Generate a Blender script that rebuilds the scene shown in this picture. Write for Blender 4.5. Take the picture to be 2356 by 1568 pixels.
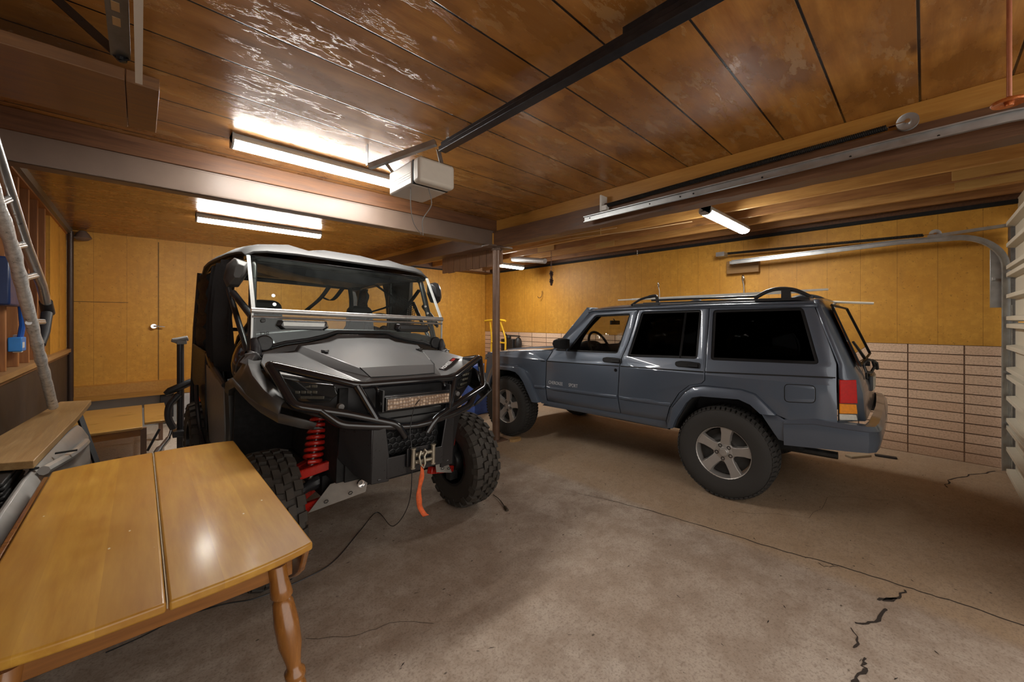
import bpy, bmesh, math, random
from mathutils import Vector, Matrix, geometry
random.seed(7)
PI = math.pi
for o in list(bpy.data.objects):
    bpy.data.objects.remove(o)
scene = bpy.context.scene
col = scene.collection

# ------------------------------------------------------------- camera, world, exposure
cam_d = bpy.data.cameras.new('camera')
cam = bpy.data.objects.new('camera', cam_d); col.objects.link(cam)
cam.location = (0, 0, 1.45)
cam.rotation_euler = (PI/2, 0, math.radians(46.5-90))
cam_d.sensor_width = 36; cam_d.lens = 36*901/2356; cam_d.shift_y = -46/2356
cam_d.clip_start = 0.02
scene.camera = cam
scene.view_settings.view_transform = 'Standard'
scene.view_settings.look = 'None'
scene.view_settings.exposure = 1.0
scene.view_settings.gamma = 1
scene.view_settings.use_curve_mapping = False
LAMP = 46.0          # strength of the fluorescent diffusers
w = bpy.data.worlds.new('world'); scene.world = w; w.use_nodes = True
w.node_tree.nodes['Background'].inputs[0].default_value = (1.0, 0.95, 0.88, 1)
w.node_tree.nodes['Background'].inputs[1].default_value = 0.95

# ------------------------------------------------------------- materials
class NT:
    def __init__(s, name):
        s.m = bpy.data.materials.new(name); s.m.use_nodes = True
        s.t = s.m.node_tree; s.n = s.t.nodes; s.l = s.t.links
        s.b = s.n['Principled BSDF']
    def new(s, typ, **kw):
        n = s.n.new(typ)
        for k, v in kw.items():
            if k in n.inputs.keys(): n.inputs[k].default_value = v
            else: setattr(n, k, v)
        return n
    def link(s, a, b): s.l.new(a, b)
    def coord(s, kind='Object'):
        if kind == 'World': return s.new('ShaderNodeNewGeometry').outputs['Position']
        return s.new('ShaderNodeTexCoord').outputs[kind]
    def mapping(s, src, scale=(1, 1, 1), loc=(0, 0, 0)):
        m = s.new('ShaderNodeMapping'); m.inputs['Scale'].default_value = scale; m.inputs['Location'].default_value = loc
        s.link(src, m.inputs['Vector']); return m.outputs[0]
    def noise(s, vec, scale=5, detail=4, rough=.55, out='Fac'):
        n = s.new('ShaderNodeTexNoise'); n.inputs['Scale'].default_value = scale
        n.inputs['Detail'].default_value = detail; n.inputs['Roughness'].default_value = rough
        s.link(vec, n.inputs['Vector']); return n.outputs[out]
    def ramp(s, src, stops):
        r = s.new('ShaderNodeValToRGB'); e = r.color_ramp.elements
        while len(e) < len(stops): e.new(0.5)
        for q, (p, c) in zip(e, stops):
            q.position = p; q.color = (c, c, c, 1) if isinstance(c, (int, float)) else tuple(c)+(1,)
        s.link(src, r.inputs[0]); return r.outputs[0]
    def mix(s, fac, a, b, mode='MIX'):
        m = s.new('ShaderNodeMix'); m.data_type = 'RGBA'; m.blend_type = mode
        for i, v in ((0, fac), (6, a), (7, b)):
            if isinstance(v, (int, float)): m.inputs[i].default_value = v
            elif isinstance(v, (tuple, list)): m.inputs[i].default_value = tuple(v)+(1,)
            else: s.link(v, m.inputs[i])
        return m.outputs[2]
    def math(s, op, a, b=0.0, c=None):
        m = s.new('ShaderNodeMath'); m.operation = op
        for i, v in enumerate((a, b) if c is None else (a, b, c)):
            if isinstance(v, (int, float)): m.inputs[i].default_value = v
            else: s.link(v, m.inputs[i])
        return m.outputs[0]
    def sep(s, v):
        n = s.new('ShaderNodeSeparateXYZ'); s.link(v, n.inputs[0]); return n.outputs
    def bump(s, h, strength=.3, dist=.01):
        b = s.new('ShaderNodeBump'); b.inputs['Strength'].default_value = strength; b.inputs['Distance'].default_value = dist
        s.link(h, b.inputs['Height']); s.link(b.outputs[0], s.b.inputs['Normal'])
    def set(s, **kw):
        for k, v in kw.items():
            k = {'color': 'Base Color', 'rough': 'Roughness', 'metal': 'Metallic', 'spec': 'Specular IOR Level', 'coat': 'Coat Weight',
                 'coatr': 'Coat Roughness'}[k]
            i = s.b.inputs[k]
            if isinstance(v, (int, float)): i.default_value = v
            elif isinstance(v, (tuple, list)): i.default_value = tuple(v)+(1,)
            else: s.link(v, i)
        return s

MC = {}
def mat(name, color, rough=.5, metal=0., var=.12, scale=30, bump=.0, coat=0, spec=.5, detail=3):
    """plain procedural surface: base colour broken up by a soft noise"""
    if name in MC: return MC[name]
    t = NT(name); v = t.coord('Object')
    f = t.noise(v, scale, detail)
    dark = tuple(max(0, c*(1-var*1.6)) for c in color); lite = tuple(min(1, c*(1+var)) for c in color)
    t.set(color=t.mix(f, dark, lite), metal=metal, spec=spec, coat=coat, coatr=.06)
    t.set(rough=t.ramp(f, [(.2, max(.02, rough*.85)), (.8, min(1, rough*1.15))]))
    if bump: t.bump(f, bump, .004)
    MC[name] = t.m; return t.m

def wood(name, c1, c2, rough=.35, axis=0, scale=1.0, coat=.2, knots=True, space='Object', bumps=.15):
    if name in MC: return MC[name]
    t = NT(name); v = t.coord(space)
    sc = [14*scale]*3; sc[axis] = 1.2*scale
    g = t.noise(t.mapping(v, tuple(sc)), 3, 6, .6)
    sc2 = [60*scale]*3; sc2[axis] = 2.5*scale
    g2 = t.noise(t.mapping(v, tuple(sc2)), 3, 3, .6)
    c = t.mix(t.ramp(g, [(.3, 0), (.7, 1)]), c1, c2)
    c = t.mix(t.math('MULTIPLY', g2, .45), c, tuple(x*.45 for x in c1))
    if knots:
        sk = [3.2*scale]*3; sk[axis] = 1.2*scale
        vo = t.new('ShaderNodeTexVoronoi'); vo.inputs['Scale'].default_value = 1.0
        t.link(t.mapping(v, tuple(sk)), vo.inputs['Vector'])
        k = t.ramp(vo.outputs['Distance'], [(.03, 1), (.14, 0)])
        c = t.mix(t.math('MULTIPLY', k, .7), c, tuple(x*.25 for x in c1))
    t.set(color=c, coat=coat, coatr=.12)
    t.set(rough=t.ramp(g, [(.2, rough*.8), (.8, min(1, rough*1.3))]))
    t.bump(g2, bumps, .002)
    MC[name] = t.m; return t.m

def ceiling_mat(name='varnished_planks', pitch=.3185, off=.018, rough=.3, dim=1.0, peel=True):
    t = NT(name); v = t.coord('World'); x, y, z = t.sep(v)
    u = t.math('DIVIDE', t.math('SUBTRACT', y, off), pitch)
    fr = t.math('FRACT', u); fl = t.math('FLOOR', u)
    wn = t.new('ShaderNodeTexWhiteNoise'); wn.noise_dimensions = '1D'; t.link(fl, wn.inputs['W'])
    rnd = wn.outputs['Value']
    cmb = t.new('ShaderNodeCombineXYZ'); t.link(t.math('ADD', x, t.math('MULTIPLY', rnd, 37.)), cmb.inputs[0]); t.link(y, cmb.inputs[1]); t.link(z, cmb.inputs[2])
    p = cmb.outputs[0]
    g = t.noise(t.mapping(p, (1.1, 9, 9)), 2.2, 6, .62)
    blot = t.noise(t.mapping(p, (1.6, 3.2, 3)), 1.6, 5, .6)
    fine = t.noise(t.mapping(p, (5, 70, 70)), 2, 3)
    c = t.mix(t.ramp(g, [(.3, 0), (.7, 1)]), tuple(q*dim for q in (.42, .165, .030)), tuple(q*dim for q in (.66, .32, .075)))
    c = t.mix(t.ramp(blot, [(.42, .75), (.6, 0)]), c, tuple(q*dim for q in (.22, .085, .018)))
    c = t.mix(t.math('MULTIPLY', fine, .35), c, (.12, .04, .01))
    c = t.mix(t.math('MULTIPLY', rnd, .35), c, tuple(q*dim for q in (.42, .19, .045)))
    vo = t.new('ShaderNodeTexVoronoi'); vo.inputs['Scale'].default_value = 1.0; t.link(t.mapping(p, (1.4, 3.4, 1)), vo.inputs['Vector'])
    kn = t.ramp(vo.outputs['Distance'], [(.04, 1), (.13, 0)])
    c = t.mix(t.math('MULTIPLY', kn, .75), c, (.05, .018, .006))
    pn = t.noise(t.mapping(p, (1.8, 5.5, 3)), 2.3, 8, .7)
    peelm = t.ramp(pn, [(.555, 0), (.575, 1)])
    lowf = t.ramp(t.noise(p, .9, 2), [(.42, 0), (.56, 1)])
    peelm = t.math('MULTIPLY', peelm, lowf) if peel else t.math('MULTIPLY', peelm, 0.15)
    c = t.mix(t.math('MULTIPLY', peelm, .55), c, tuple(q*dim for q in (.50, .30, .13)))
    seam = t.ramp(t.math('ABSOLUTE', t.math('SUBTRACT', fr, .5)), [(.482, 0), (.487, 1)])
    c = t.mix(seam, c, (.008, .004, .002))
    t.set(color=c, rough=t.mix(peelm, t.ramp(blot, [(.3, rough*.7), (.7, rough*1.3)]), (.16, .16, .16)), coat=.25, coatr=.15)
    h = t.math('SUBTRACT', t.math('ADD', t.math('MULTIPLY', g, .5), t.math('MULTIPLY', peelm, .8)), t.math('MULTIPLY', seam, 3))
    t.bump(h, .35, .004)
    return t.m

def yellow_wall(name='ochre_plywood'):
    t = NT(name); v = t.coord('World'); x, y, z = t.sep(v)
    n1 = t.noise(v, 1.3, 4); n2 = t.noise(v, 14, 5, .7); n3 = t.noise(t.mapping(v, (12, 12, 1.2)), 1.5, 4)
    c = t.mix(t.ramp(n1, [(.3, 0), (.7, 1)]), (.56, .26, .026), (.69, .355, .052))
    c = t.mix(t.ramp(n2, [(.45, .35), (.62, 0)]), c, (.42, .18, .018))
    c = t.mix(t.ramp(n3, [(.55, 0), (.72, .35)]), c, (.40, .19, .03))
    sp = t.noise(v, 45, 2); c = t.mix(t.ramp(sp, [(.66, 0), (.72, .5)]), c, (.16, .07, .01))
    # vertical plywood grooves
    s = t.math('FRACT', t.math('DIVIDE', t.math('ADD', t.math('ADD', x, y), -6.066+30.9), .309))
    gr = t.ramp(t.math('ABSOLUTE', t.math('SUBTRACT', s, .5)), [(.4930, 0), (.4955, .6)])
    c = t.mix(gr, c, (.12, .045, .006))
    t.set(color=c, rough=.55)
    t.bump(t.math('ADD', n2, t.math('MULTIPLY', sp, .3)), .25, .004)
    return t.m

def block_mat(name='pink_block'):
    t = NT(name); v = t.coord('World'); x, y, z = t.sep(v)
    cb = t.new('ShaderNodeCombineXYZ'); t.link(t.math('ADD', t.math('ADD', x, y), 20.-6.15-.087), cb.inputs[0]); t.link(z, cb.inputs[1])
    br = t.new('ShaderNodeTexBrick'); br.offset = 0.0; br.squash = 1
    for k, q in (('Scale', 1), ('Mortar Size', .006), ('Mortar Smooth', .25), ('Brick Width', .409), ('Row Height', .1), ('Bias', 0)): br.inputs[k].default_value = q
    br.inputs['Color1'].default_value = (.76, .52, .36, 1); br.inputs['Color2'].default_value = (.84, .61, .44, 1); br.inputs['Mortar'].default_value = (.09, .045, .025, 1)
    t.link(cb.outputs[0], br.inputs['Vector'])
    n = t.noise(v, 60, 5, .75); n1 = t.noise(v, 2, 3)
    c = t.mix(t.ramp(n, [(.36, .55), (.54, 0)]), br.outputs['Color'], (.44, .25, .14))
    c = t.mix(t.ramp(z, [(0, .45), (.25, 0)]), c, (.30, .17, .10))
    t.set(color=c, rough=.85)
    t.bump(t.math('ADD', t.math('MULTIPLY', n, .6), t.math('MULTIPLY', br.outputs['Fac'], -1.6)), .8, .010)
    return t.m

def concrete(name='garage_concrete'):
    t = NT(name); v = t.coord('World'); x, y, z = t.sep(v)
    n1 = t.noise(v, .8, 5, .6); n2 = t.noise(v, 5, 6, .65); n3 = t.noise(v, 90, 3, .7)
    c = t.mix(t.ramp(n1, [(.35, 0), (.65, 1)]), (.40, .31, .24), (.52, .44, .37))
    c = t.mix(t.ramp(n2, [(.4, .5), (.60, 0)]), c, (.26, .18, .125))
    c = t.mix(t.ramp(n2, [(.6, 0), (.78, .5)]), c, (.50, .43, .36))
    pale = t.math('MULTIPLY', t.ramp(t.math('DIVIDE', y, 10.), [(.36, 0), (.42, 1)]), t.ramp(t.math('DIVIDE', t.math('ADD', x, 3.), 10.), [(.34, 1), (.42, 0)]))  # brightness of the lamplit rear-left floor, put into the concrete colour
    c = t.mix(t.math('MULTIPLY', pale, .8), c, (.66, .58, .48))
    # second slab (beyond the joint under the beam) is warmer
    side = t.ramp(t.math('SUBTRACT', x, 1.9), [(.9, 0), (1.15, 1)])
    c = t.mix(t.math('MULTIPLY', side, .6), c, (.42, .285, .165))
    c = t.mix(t.ramp(n3, [(.35, .5), (.5, 0)]), c, (.17, .125, .09))
    vo = t.new('ShaderNodeTexVoronoi'); vo.inputs['Scale'].default_value = 5.5; vo.inputs['Randomness'].default_value = 1; t.link(t.mapping(v, (1, 1.7, 1)), vo.inputs['Vector'])
    spk = t.ramp(vo.outputs['Distance'], [(.035, .85), (.06, 0)])
    c = t.mix(spk, c, (.07, .05, .035))
    vo2 = t.new('ShaderNodeTexVoronoi'); vo2.inputs['Scale'].default_value = 7; t.link(t.mapping(v, (1.6, .8, 1), (3, 5, 0)), vo2.inputs['Vector'])
    c = t.mix(t.math('MULTIPLY', t.ramp(vo2.outputs['Distance'], [(.03, .7), (.055, 0)]), t.ramp(n1, [(.45, 0), (.55, 1)])), c, (.62, .57, .5))
    n5 = t.noise(v, 22, 5, .7); c = t.mix(t.ramp(n5, [(.34, .35), (.5, 0)]), c, (.20, .14, .10))
    t.set(color=c, rough=t.ramp(n2, [(.3, .62), (.7, .85)]), spec=.35)
    t.bump(t.math('ADD', n2, t.math('MULTIPLY', n3, .3)), .25, .008)
    return t.m

def glass(name, tint=(.9, .95, .95), refl=.08, rough=.0, opac=0.0):
    """thin pane: fresnel reflection over a tinted see-through"""
    t = NT(name)
    tr = t.new('ShaderNodeBsdfTransparent'); tr.inputs[0].default_value = tuple(tint)+(1,)
    gl = t.new('ShaderNodeBsdfGlossy'); gl.inputs['Roughness'].default_value = rough+.01; gl.inputs[0].default_value = (1, 1, 1, 1)
    fr = t.new('ShaderNodeFresnel'); fr.inputs['IOR'].default_value = 0.95
    f = t.math('ADD', fr.outputs[0], refl-.04)
    mx = t.new('ShaderNodeMixShader'); t.link(f, mx.inputs[0]); t.link(tr.outputs[0], mx.inputs[1]); t.link(gl.outputs[0], mx.inputs[2])
    last = mx.outputs[0]
    if opac:
        df = t.new('ShaderNodeBsdfDiffuse'); df.inputs[0].default_value = (.5, .5, .48, 1)
        sm = t.math('MULTIPLY', t.ramp(t.noise(t.coord('Object'), 6, 6, .7), [(.35, .2), (.7, 1)]), opac)
        m2 = t.new('ShaderNodeMixShader'); t.link(sm, m2.inputs[0]); t.link(last, m2.inputs[1]); t.link(df.outputs[0], m2.inputs[2]); last = m2.outputs[0]
    t.link(last, t.n['Material Output'].inputs['Surface'])
    return t.m

def emit(name, color, strength):
    t = NT(name); e = t.new('ShaderNodeEmission'); e.inputs[0].default_value = tuple(color)+(1,); e.inputs[1].default_value = strength
    t.link(e.outputs[0], t.n['Material Output'].inputs['Surface']); return t.m

# ------------------------------------------------------------- mesh helpers
class MB:
    def __init__(s, M=None): s.v = []; s.f = []; s.mi = []; s.cm = 0; s.M = M
    def add(s, vs, fs):
        o = len(s.v); s.v += [tuple(p) for p in vs]
        for f in fs: s.f.append(tuple(i+o for i in f)); s.mi.append(s.cm)
        return s
    def box(s, x0, x1, y0, y1, z0, z1):
        return s.add([(x, y, z) for x in (x0, x1) for y in (y0, y1) for z in (z0, z1)],
                     [(0, 1, 3, 2), (4, 6, 7, 5), (0, 4, 5, 1), (2, 3, 7, 6), (0, 2, 6, 4), (1, 5, 7, 3)])
    def beam(s, p0, p1, w_, h_, up=(0, 0, 1), taper=1.0):
        p0, p1 = Vector(p0), Vector(p1); d = (p1-p0).normalized(); u = Vector(up)
        if abs(d.dot(u)) > .99: u = Vector((1, 0, 0))
        r = d.cross(u).normalized(); u = r.cross(d).normalized(); vs = []
        for p, k in ((p0, 1), (p1, taper)):
            for a, b in ((-1, -1), (1, -1), (1, 1), (-1, 1)): vs.append(p+r*a*w_/2*k+u*b*h_/2*k)
        return s.add(vs, [(3, 2, 1, 0), (4, 5, 6, 7), (0, 1, 5, 4), (1, 2, 6, 5), (2, 3, 7, 6), (3, 0, 4, 7)])
    def tube(s, path, r, n=10, closed=False, caps=True):
        P = [Vector(p) for p in path]; m = len(P)
        rs = r if isinstance(r, (list, tuple)) else [r]*m
        T = []
        for i in range(m):
            a = P[(i-1) % m] if (closed or i > 0) else P[i]; b = P[(i+1) % m] if (closed or i < m-1) else P[i]
            T.append((b-a).normalized())
        u = T[0].orthogonal().normalized(); vs = []
        for i in range(m):
            u = (u-T[i]*u.dot(T[i]))
            u = u.normalized() if u.length > 1e-6 else T[i].orthogonal().normalized()
            w2 = T[i].cross(u)
            for k in range(n):
                a = 2*PI*k/n; vs.append(P[i]+(u*math.cos(a)+w2*math.sin(a))*rs[i])
        fs = []
        for i in range(m if closed else m-1):
            j = (i+1) % m
            for k in range(n): fs.append((i*n+k, i*n+(k+1) % n, j*n+(k+1) % n, j*n+k))
        if caps and not closed: fs += [tuple(range(n))[::-1], tuple((m-1)*n+k for k in range(n))]
        return s.add(vs, fs)
    def cyl(s, p0, p1, r0, r1=None, n=16): return s.tube([p0, p1], [r0, r0 if r1 is None else r1], n)
    def lathe(s, prof, c=(0, 0, 0), ax='z', n=24, caps=True):
        """prof: list of (radius, height)"""
        vs = []; fs = []
        for r, h in prof:
            for k in range(n):
                a = 2*PI*k/n; q = (r*math.cos(a), r*math.sin(a), h)
                if ax == 'x': q = (q[2], q[0], q[1])
                elif ax == 'y': q = (q[0], q[2], q[1])
                vs.append((q[0]+c[0], q[1]+c[1], q[2]+c[2]))
        m = len(prof)
        for i in range(m-1):
            for k in range(n): fs.append((i*n+k, i*n+(k+1) % n, (i+1)*n+(k+1) % n, (i+1)*n+k))
        if caps: fs += [tuple(range(n))[::-1], tuple((m-1)*n+k for k in range(n))]
        return s.add(vs, fs)
    def prism(s, pts, axis, lo, hi):
        def P(a, b, h): return {'x': (h, a, b), 'y': (a, h, b), 'z': (a, b, h)}[axis]
        n = len(pts); vs = [P(a, b, lo) for a, b in pts]+[P(a, b, hi) for a, b in pts]
        fs = [tuple(range(n))[::-1], tuple(range(n, 2*n))]+[(i, (i+1) % n, n+(i+1) % n, n+i) for i in range(n)]
        return s.add(vs, fs)
    def loft(s, secs, closed=True, caps=True):
        n = len(secs[0]); vs = [p for q in secs for p in q]; fs = []
        for i in range(len(secs)-1):
            for k in range(n if closed else n-1): fs.append((i*n+k, i*n+(k+1) % n, (i+1)*n+(k+1) % n, (i+1)*n+k))
        if caps and closed: fs += [tuple(range(n))[::-1], tuple((len(secs)-1)*n+k for k in range(n))]
        return s.add(vs, fs)
    def slab(s, quad, th):
        """thick plate from a 3D polygon, th along its normal"""
        q = [Vector(p) for p in quad]; nrm = Vector((0, 0, 0))
        for i in range(len(q)): nrm += (q[i]-q[0]).cross(q[(i+1) % len(q)]-q[0])
        nrm.normalize(); n = len(q)
        vs = q+[p+nrm*th for p in q]
        return s.add(vs, [tuple(range(n))[::-1], tuple(range(n, 2*n))]+[(i, (i+1) % n, n+(i+1) % n, n+i) for i in range(n)])
    def ball(s, c, r, n=12, m=8, sc=(1, 1, 1)):
        vs = []; fs = []
        for i in range(m+1):
            th = PI*i/m
            for k in range(n):
                a = 2*PI*k/n; vs.append((c[0]+r*sc[0]*math.sin(th)*math.cos(a), c[1]+r*sc[1]*math.sin(th)*math.sin(a), c[2]+r*sc[2]*math.cos(th)))
        for i in range(m):
            for k in range(n): fs.append((i*n+k, (i+1)*n+k, (i+1)*n+(k+1) % n, i*n+(k+1) % n))
        return s.add(vs, fs)
    def mirror(s, ax=0):
        """append the mirror image of everything so far"""
        n = len(s.v); s.v += [tuple(-c if i == ax else c for i, c in enumerate(p)) for p in s.v]
        for f, m in list(zip(s.f, s.mi)): s.f.append(tuple(i+n for i in f[::-1])); s.mi.append(m)
        return s

def link_mesh(name, me, mats):
    o = bpy.data.objects.new(name, me); col.objects.link(o)
    for m in (mats if isinstance(mats, (list, tuple)) else [mats]): me.materials.append(m)
    return o
def build(mb, name, mats, parent=None, bevel=0, smooth=35, solid=0, wire=0, seg=2, subsurf=0, solid_off=-1):
    vs = mb.v
    if mb.M is not None: vs = [tuple(mb.M @ Vector(p)) for p in vs]
    org = (0, 0, 0)
    if parent is None:
        xs, ys, zs = zip(*vs); org = ((min(xs)+max(xs))/2, (min(ys)+max(ys))/2, min(zs))
    elif 'org' in ROOT.get(parent.name, {}): org = ROOT[parent.name]['org']
    vs = [(p[0]-org[0], p[1]-org[1], p[2]-org[2]) for p in vs]
    me = bpy.data.meshes.new(name); me.from_pydata(vs, [], mb.f); me.validate(clean_customdata=False)
    bm = bmesh.new(); bm.from_mesh(me)
    bmesh.ops.remove_doubles(bm, verts=bm.verts, dist=1e-5)
    bmesh.ops.recalc_face_normals(bm, faces=bm.faces); bm.to_mesh(me); bm.free()
    o = link_mesh(name, me, mats)
    if len(me.materials) > 1 and len(me.polygons) == len(mb.mi):
        for p, mi in zip(me.polygons, mb.mi): p.material_index = mi
    if smooth:
        me.polygons.foreach_set('use_smooth', [True]*len(me.polygons)); me.set_sharp_from_angle(angle=math.radians(smooth))
    if parent is None: o.location = org
    else:
        o.parent = parent
        if 'org' in ROOT.get(parent.name, {}): ROOT[o.name] = {'org': org}
    if solid: m = o.modifiers.new('solid', 'SOLIDIFY'); m.thickness = solid; m.offset = solid_off
    if subsurf: m = o.modifiers.new('sub', 'SUBSURF'); m.levels = m.render_levels = subsurf
    if wire: m = o.modifiers.new('wire', 'WIREFRAME'); m.thickness = wire; m.use_boundary = True
    if bevel:
        m = o.modifiers.new('bevel', 'BEVEL'); m.width = bevel; m.segments = seg; m.limit_method = 'ANGLE'; m.angle_limit = math.radians(40); m.harden_normals = False
    return o
ROOT = {}
def tag(o, label, cat, group=None, kind=None):
    o['label'] = label; o['category'] = cat
    if group: o['group'] = group
    if kind: o['kind'] = kind
    return o
def struct(o, label=None):
    o['kind'] = 'structure'
    if label: o['label'] = label
    return o
def thing(name, label, cat, loc=(0, 0, 0), rotz=0, group=None, world=False):
    """world=True: its parts are written in room coordinates"""
    o = bpy.data.objects.new(name, None); col.objects.link(o); o.empty_display_size = .1
    o.location = loc; o.rotation_euler = (0, 0, rotz); tag(o, label, cat, group)
    if world: ROOT[o.name] = {'org': tuple(loc)}
    return o
def copy_tree(o, parent=None):
    c = o.copy(); col.objects.link(c); c.parent = parent
    for ch in list(o.children): copy_tree(ch, c)
    return c
def arc(c, r, a0, a1, n, plane='xy', h=0):
    out = []
    for i in range(n+1):
        a = math.radians(a0+(a1-a0)*i/n); p, q = c[0]+r*math.cos(a), c[1]+r*math.sin(a)
        out.append({'xy': (p, q, h), 'xz': (p, h, q), 'yz': (h, p, q)}[plane])
    return out
def smooth_path(pts, n=6):
    P = [Vector(p) for p in pts]; out = []
    for i in range(len(P)-1):
        p0 = P[i-1] if i else P[i]*2-P[i+1]; p1 = P[i]; p2 = P[i+1]; p3 = P[i+2] if i+2 < len(P) else P[i+1]*2-P[i]
        for k in range(n):
            t = k/n
            out.append(.5*((2*p1)+(p2-p0)*t+(2*p0-5*p1+4*p2-p3)*t*t+(3*p1-p0-3*p2+p3)*t**3))
    out.append(P[-1]); return out
def fillet(pts, r=.03, n=4):
    """polyline with rounded corners"""
    P = [Vector(p) for p in pts]; out = [P[0]]
    for i in range(1, len(P)-1):
        a = (P[i-1]-P[i]); b = (P[i+1]-P[i]); ra = min(r, a.length*.45, b.length*.45)
        A = P[i]+a.normalized()*ra; B = P[i]+b.normalized()*ra
        for k in range(n+1):
            t = k/n; out.append(A*(1-t)**2+P[i]*2*t*(1-t)+B*t*t)
    out.append(P[-1]); return out
def text(s, size, M, material, parent, name='lettering', extr=.0008, xscale=1.0):
    cu = bpy.data.curves.new(name, 'FONT'); cu.body = s; cu.size = size; cu.extrude = extr; cu.align_x = 'CENTER'; cu.align_y = 'CENTER'; cu.space_character = 1.05
    tmp = bpy.data.objects.new('tmp', cu); col.objects.link(tmp); bpy.context.view_layer.update()
    me = bpy.data.meshes.new_from_object(tmp.evaluated_get(bpy.context.evaluated_depsgraph_get())); bpy.data.objects.remove(tmp)
    me.materials.clear(); o = link_mesh(name, me, material)
    o.parent = parent; o.matrix_local = M @ Matrix.Diagonal((xscale, 1, 1, 1)); return o
def basis(origin, xd, yd):
    x = Vector(xd).normalized(); y = Vector(yd); y = (y-x*y.dot(x)).normalized(); z = x.cross(y)
    M = Matrix.Identity(4)
    for i, c in enumerate((x, y, z)):
        for k in range(3): M[k][i] = c[k]
    for k in range(3): M[k][3] = origin[k]
    return M

# common materials
BLACKP = mat('black_plastic', (.022, .022, .024), .42, var=.2, scale=80, bump=.05)
BLACKG = mat('gloss_black', (.012, .012, .014), .16, var=.1, coat=.5)
BLACKM = mat('black_powder_coat', (.018, .018, .02), .3, var=.15, scale=60)
RUBBER = mat('tyre_rubber', (.028, .026, .024), .78, var=.25, scale=25, bump=.2)
GALV = mat('galvanised_steel', (.50, .52, .53), .38, .85, var=.22, scale=14)
GALVD = mat('dull_steel', (.22, .22, .22), .5, .7, var=.3, scale=20)
CHROME = mat('bright_steel', (.75, .75, .75), .18, 1., var=.08)
ALU = mat('aluminium', (.62, .62, .62), .3, .9, var=.12, scale=30)
RED = mat('red_enamel', (.50, .02, .012), .28, var=.12, coat=.4)
ORANGE = mat('orange_plastic', (.78, .11, .01), .4, var=.08)
WHITEP = mat('white_plastic', (.72, .71, .67), .4, var=.05)
DARK = mat('dark_gap', (.006, .006, .006), .8, var=.1)
# ------------------------------------------------------------- the room
XL, XR, YB, Y0 = -.65, 6.15, 7.44, -.62
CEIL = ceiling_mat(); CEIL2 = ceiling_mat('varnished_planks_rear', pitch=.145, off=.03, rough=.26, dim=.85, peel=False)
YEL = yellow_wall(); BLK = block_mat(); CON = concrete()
BEAMW = wood('dark_stained_timber', (.10, .042, .018), (.19, .085, .035), .5, axis=1, coat=.05, space='World', bumps=.5)
BEAMX = wood('dark_stained_timber_x', (.10, .04, .018), (.20, .085, .032), .5, axis=0, coat=.05, space='World', bumps=.4)
FASC = wood('orange_fascia', (.46, .20, .035), (.60, .30, .06), .4, axis=1, coat=.15, space='World')
JOIST = wood('joist_timber', (.42, .19, .05), (.66, .36, .11), .5, axis=1, coat=.05, space='World')
BROWNST = mat('brown_painted_steel', (.165, .115, .088), .42, var=.12, scale=8)
CRACK = mat('crack_dark', (.035, .024, .018), .9)

# floor: slab with the joint and the cracks cut in as dark ribbons of the same mesh
m = MB(); m.box(-3, 9, -3, 9, -.12, 0)
def ribbon(pts, ws, z=.0012):
    P = [Vector((x, y, z)) for x, y in pts]; vs = []; fs = []
    for i, p in enumerate(P):
        d = (P[min(i+1, len(P)-1)]-P[max(i-1, 0)]).normalized(); r = Vector((-d.y, d.x, 0))
        wv = ws[i] if isinstance(ws, list) else ws
        vs += [p+r*wv/2, p-r*wv/2]
    for i in range(len(P)-1): fs.append((2*i, 2*i+1, 2*i+3, 2*i+2))
    m.add(vs, fs)
m.cm = 1
def jag(pts, k=3, amp=.012):
    out = []
    for a, b in zip(pts, pts[1:]):
        for i in range(k):
            t = i/k; out.append((a[0]+(b[0]-a[0])*t+random.uniform(-amp, amp), a[1]+(b[1]-a[1])*t+random.uniform(-amp, amp)))
    out.append(pts[-1]); return out
jt = jag([(2.62, 2.2), (2.74, 1.8), (2.833, 1.433), (2.914, .858), (2.94, .596), (3.008, .351), (3.028, .069), (3.051, -.112), (3.055, -.326), (3.06, -.9)], 8, .006)
ribbon(jt, [max(.0015, min(.009, .001+.0022*i/6*random.uniform(.5, 1.5))) for i in range(len(jt))])
c1 = jag([(2.996, .067), (2.898, .09), (2.838, .121), (2.78, .167)], 3, .008); ribbon(c1, [random.uniform(.006, .02) for _ in c1])
ribbon([(2.87, .10), (2.83, .125), (2.79, .15)], [.004, .034, .006])
c1 = jag([(2.728, .132), (2.672, .145), (2.564, .169), (2.508, .204), (2.492, .231)], 3, .008); ribbon(c1, [random.uniform(.005, .018) for _ in c1])
c1 = jag([(2.438, .234), (2.358, .206), (2.294, .218)], 3, .007); ribbon(c1, [random.uniform(.003, .012) for _ in c1])
c1 = jag([(2.261, .173), (2.207, .18), (2.189, .169), (2.12, .192), (2.06, .20), (1.9, .15)], 3, .007); ribbon(c1, [random.uniform(.006, .018) for _ in c1])
c1 = jag([(5.1, -.12), (5.322, -.143), (5.56, -.231), (5.728, -.319), (5.997, -.47)], 4, .02); ribbon(c1, [random.uniform(.004, .016) for _ in c1])
c1 = jag([(.55, 1.95), (.739, 1.794), (.877, 1.77), (1.02, 1.62)], 4, .01); ribbon(c1, .002)
c1 = jag([(3.3, 1.0), (3.6, .6), (4.1, .55), (4.4, .2)], 4, .03); ribbon(c1, .002)
c1 = jag([(2.98, .36), (2.93, .40), (2.95, .44)], 4, .01); ribbon(c1, .004)
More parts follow.
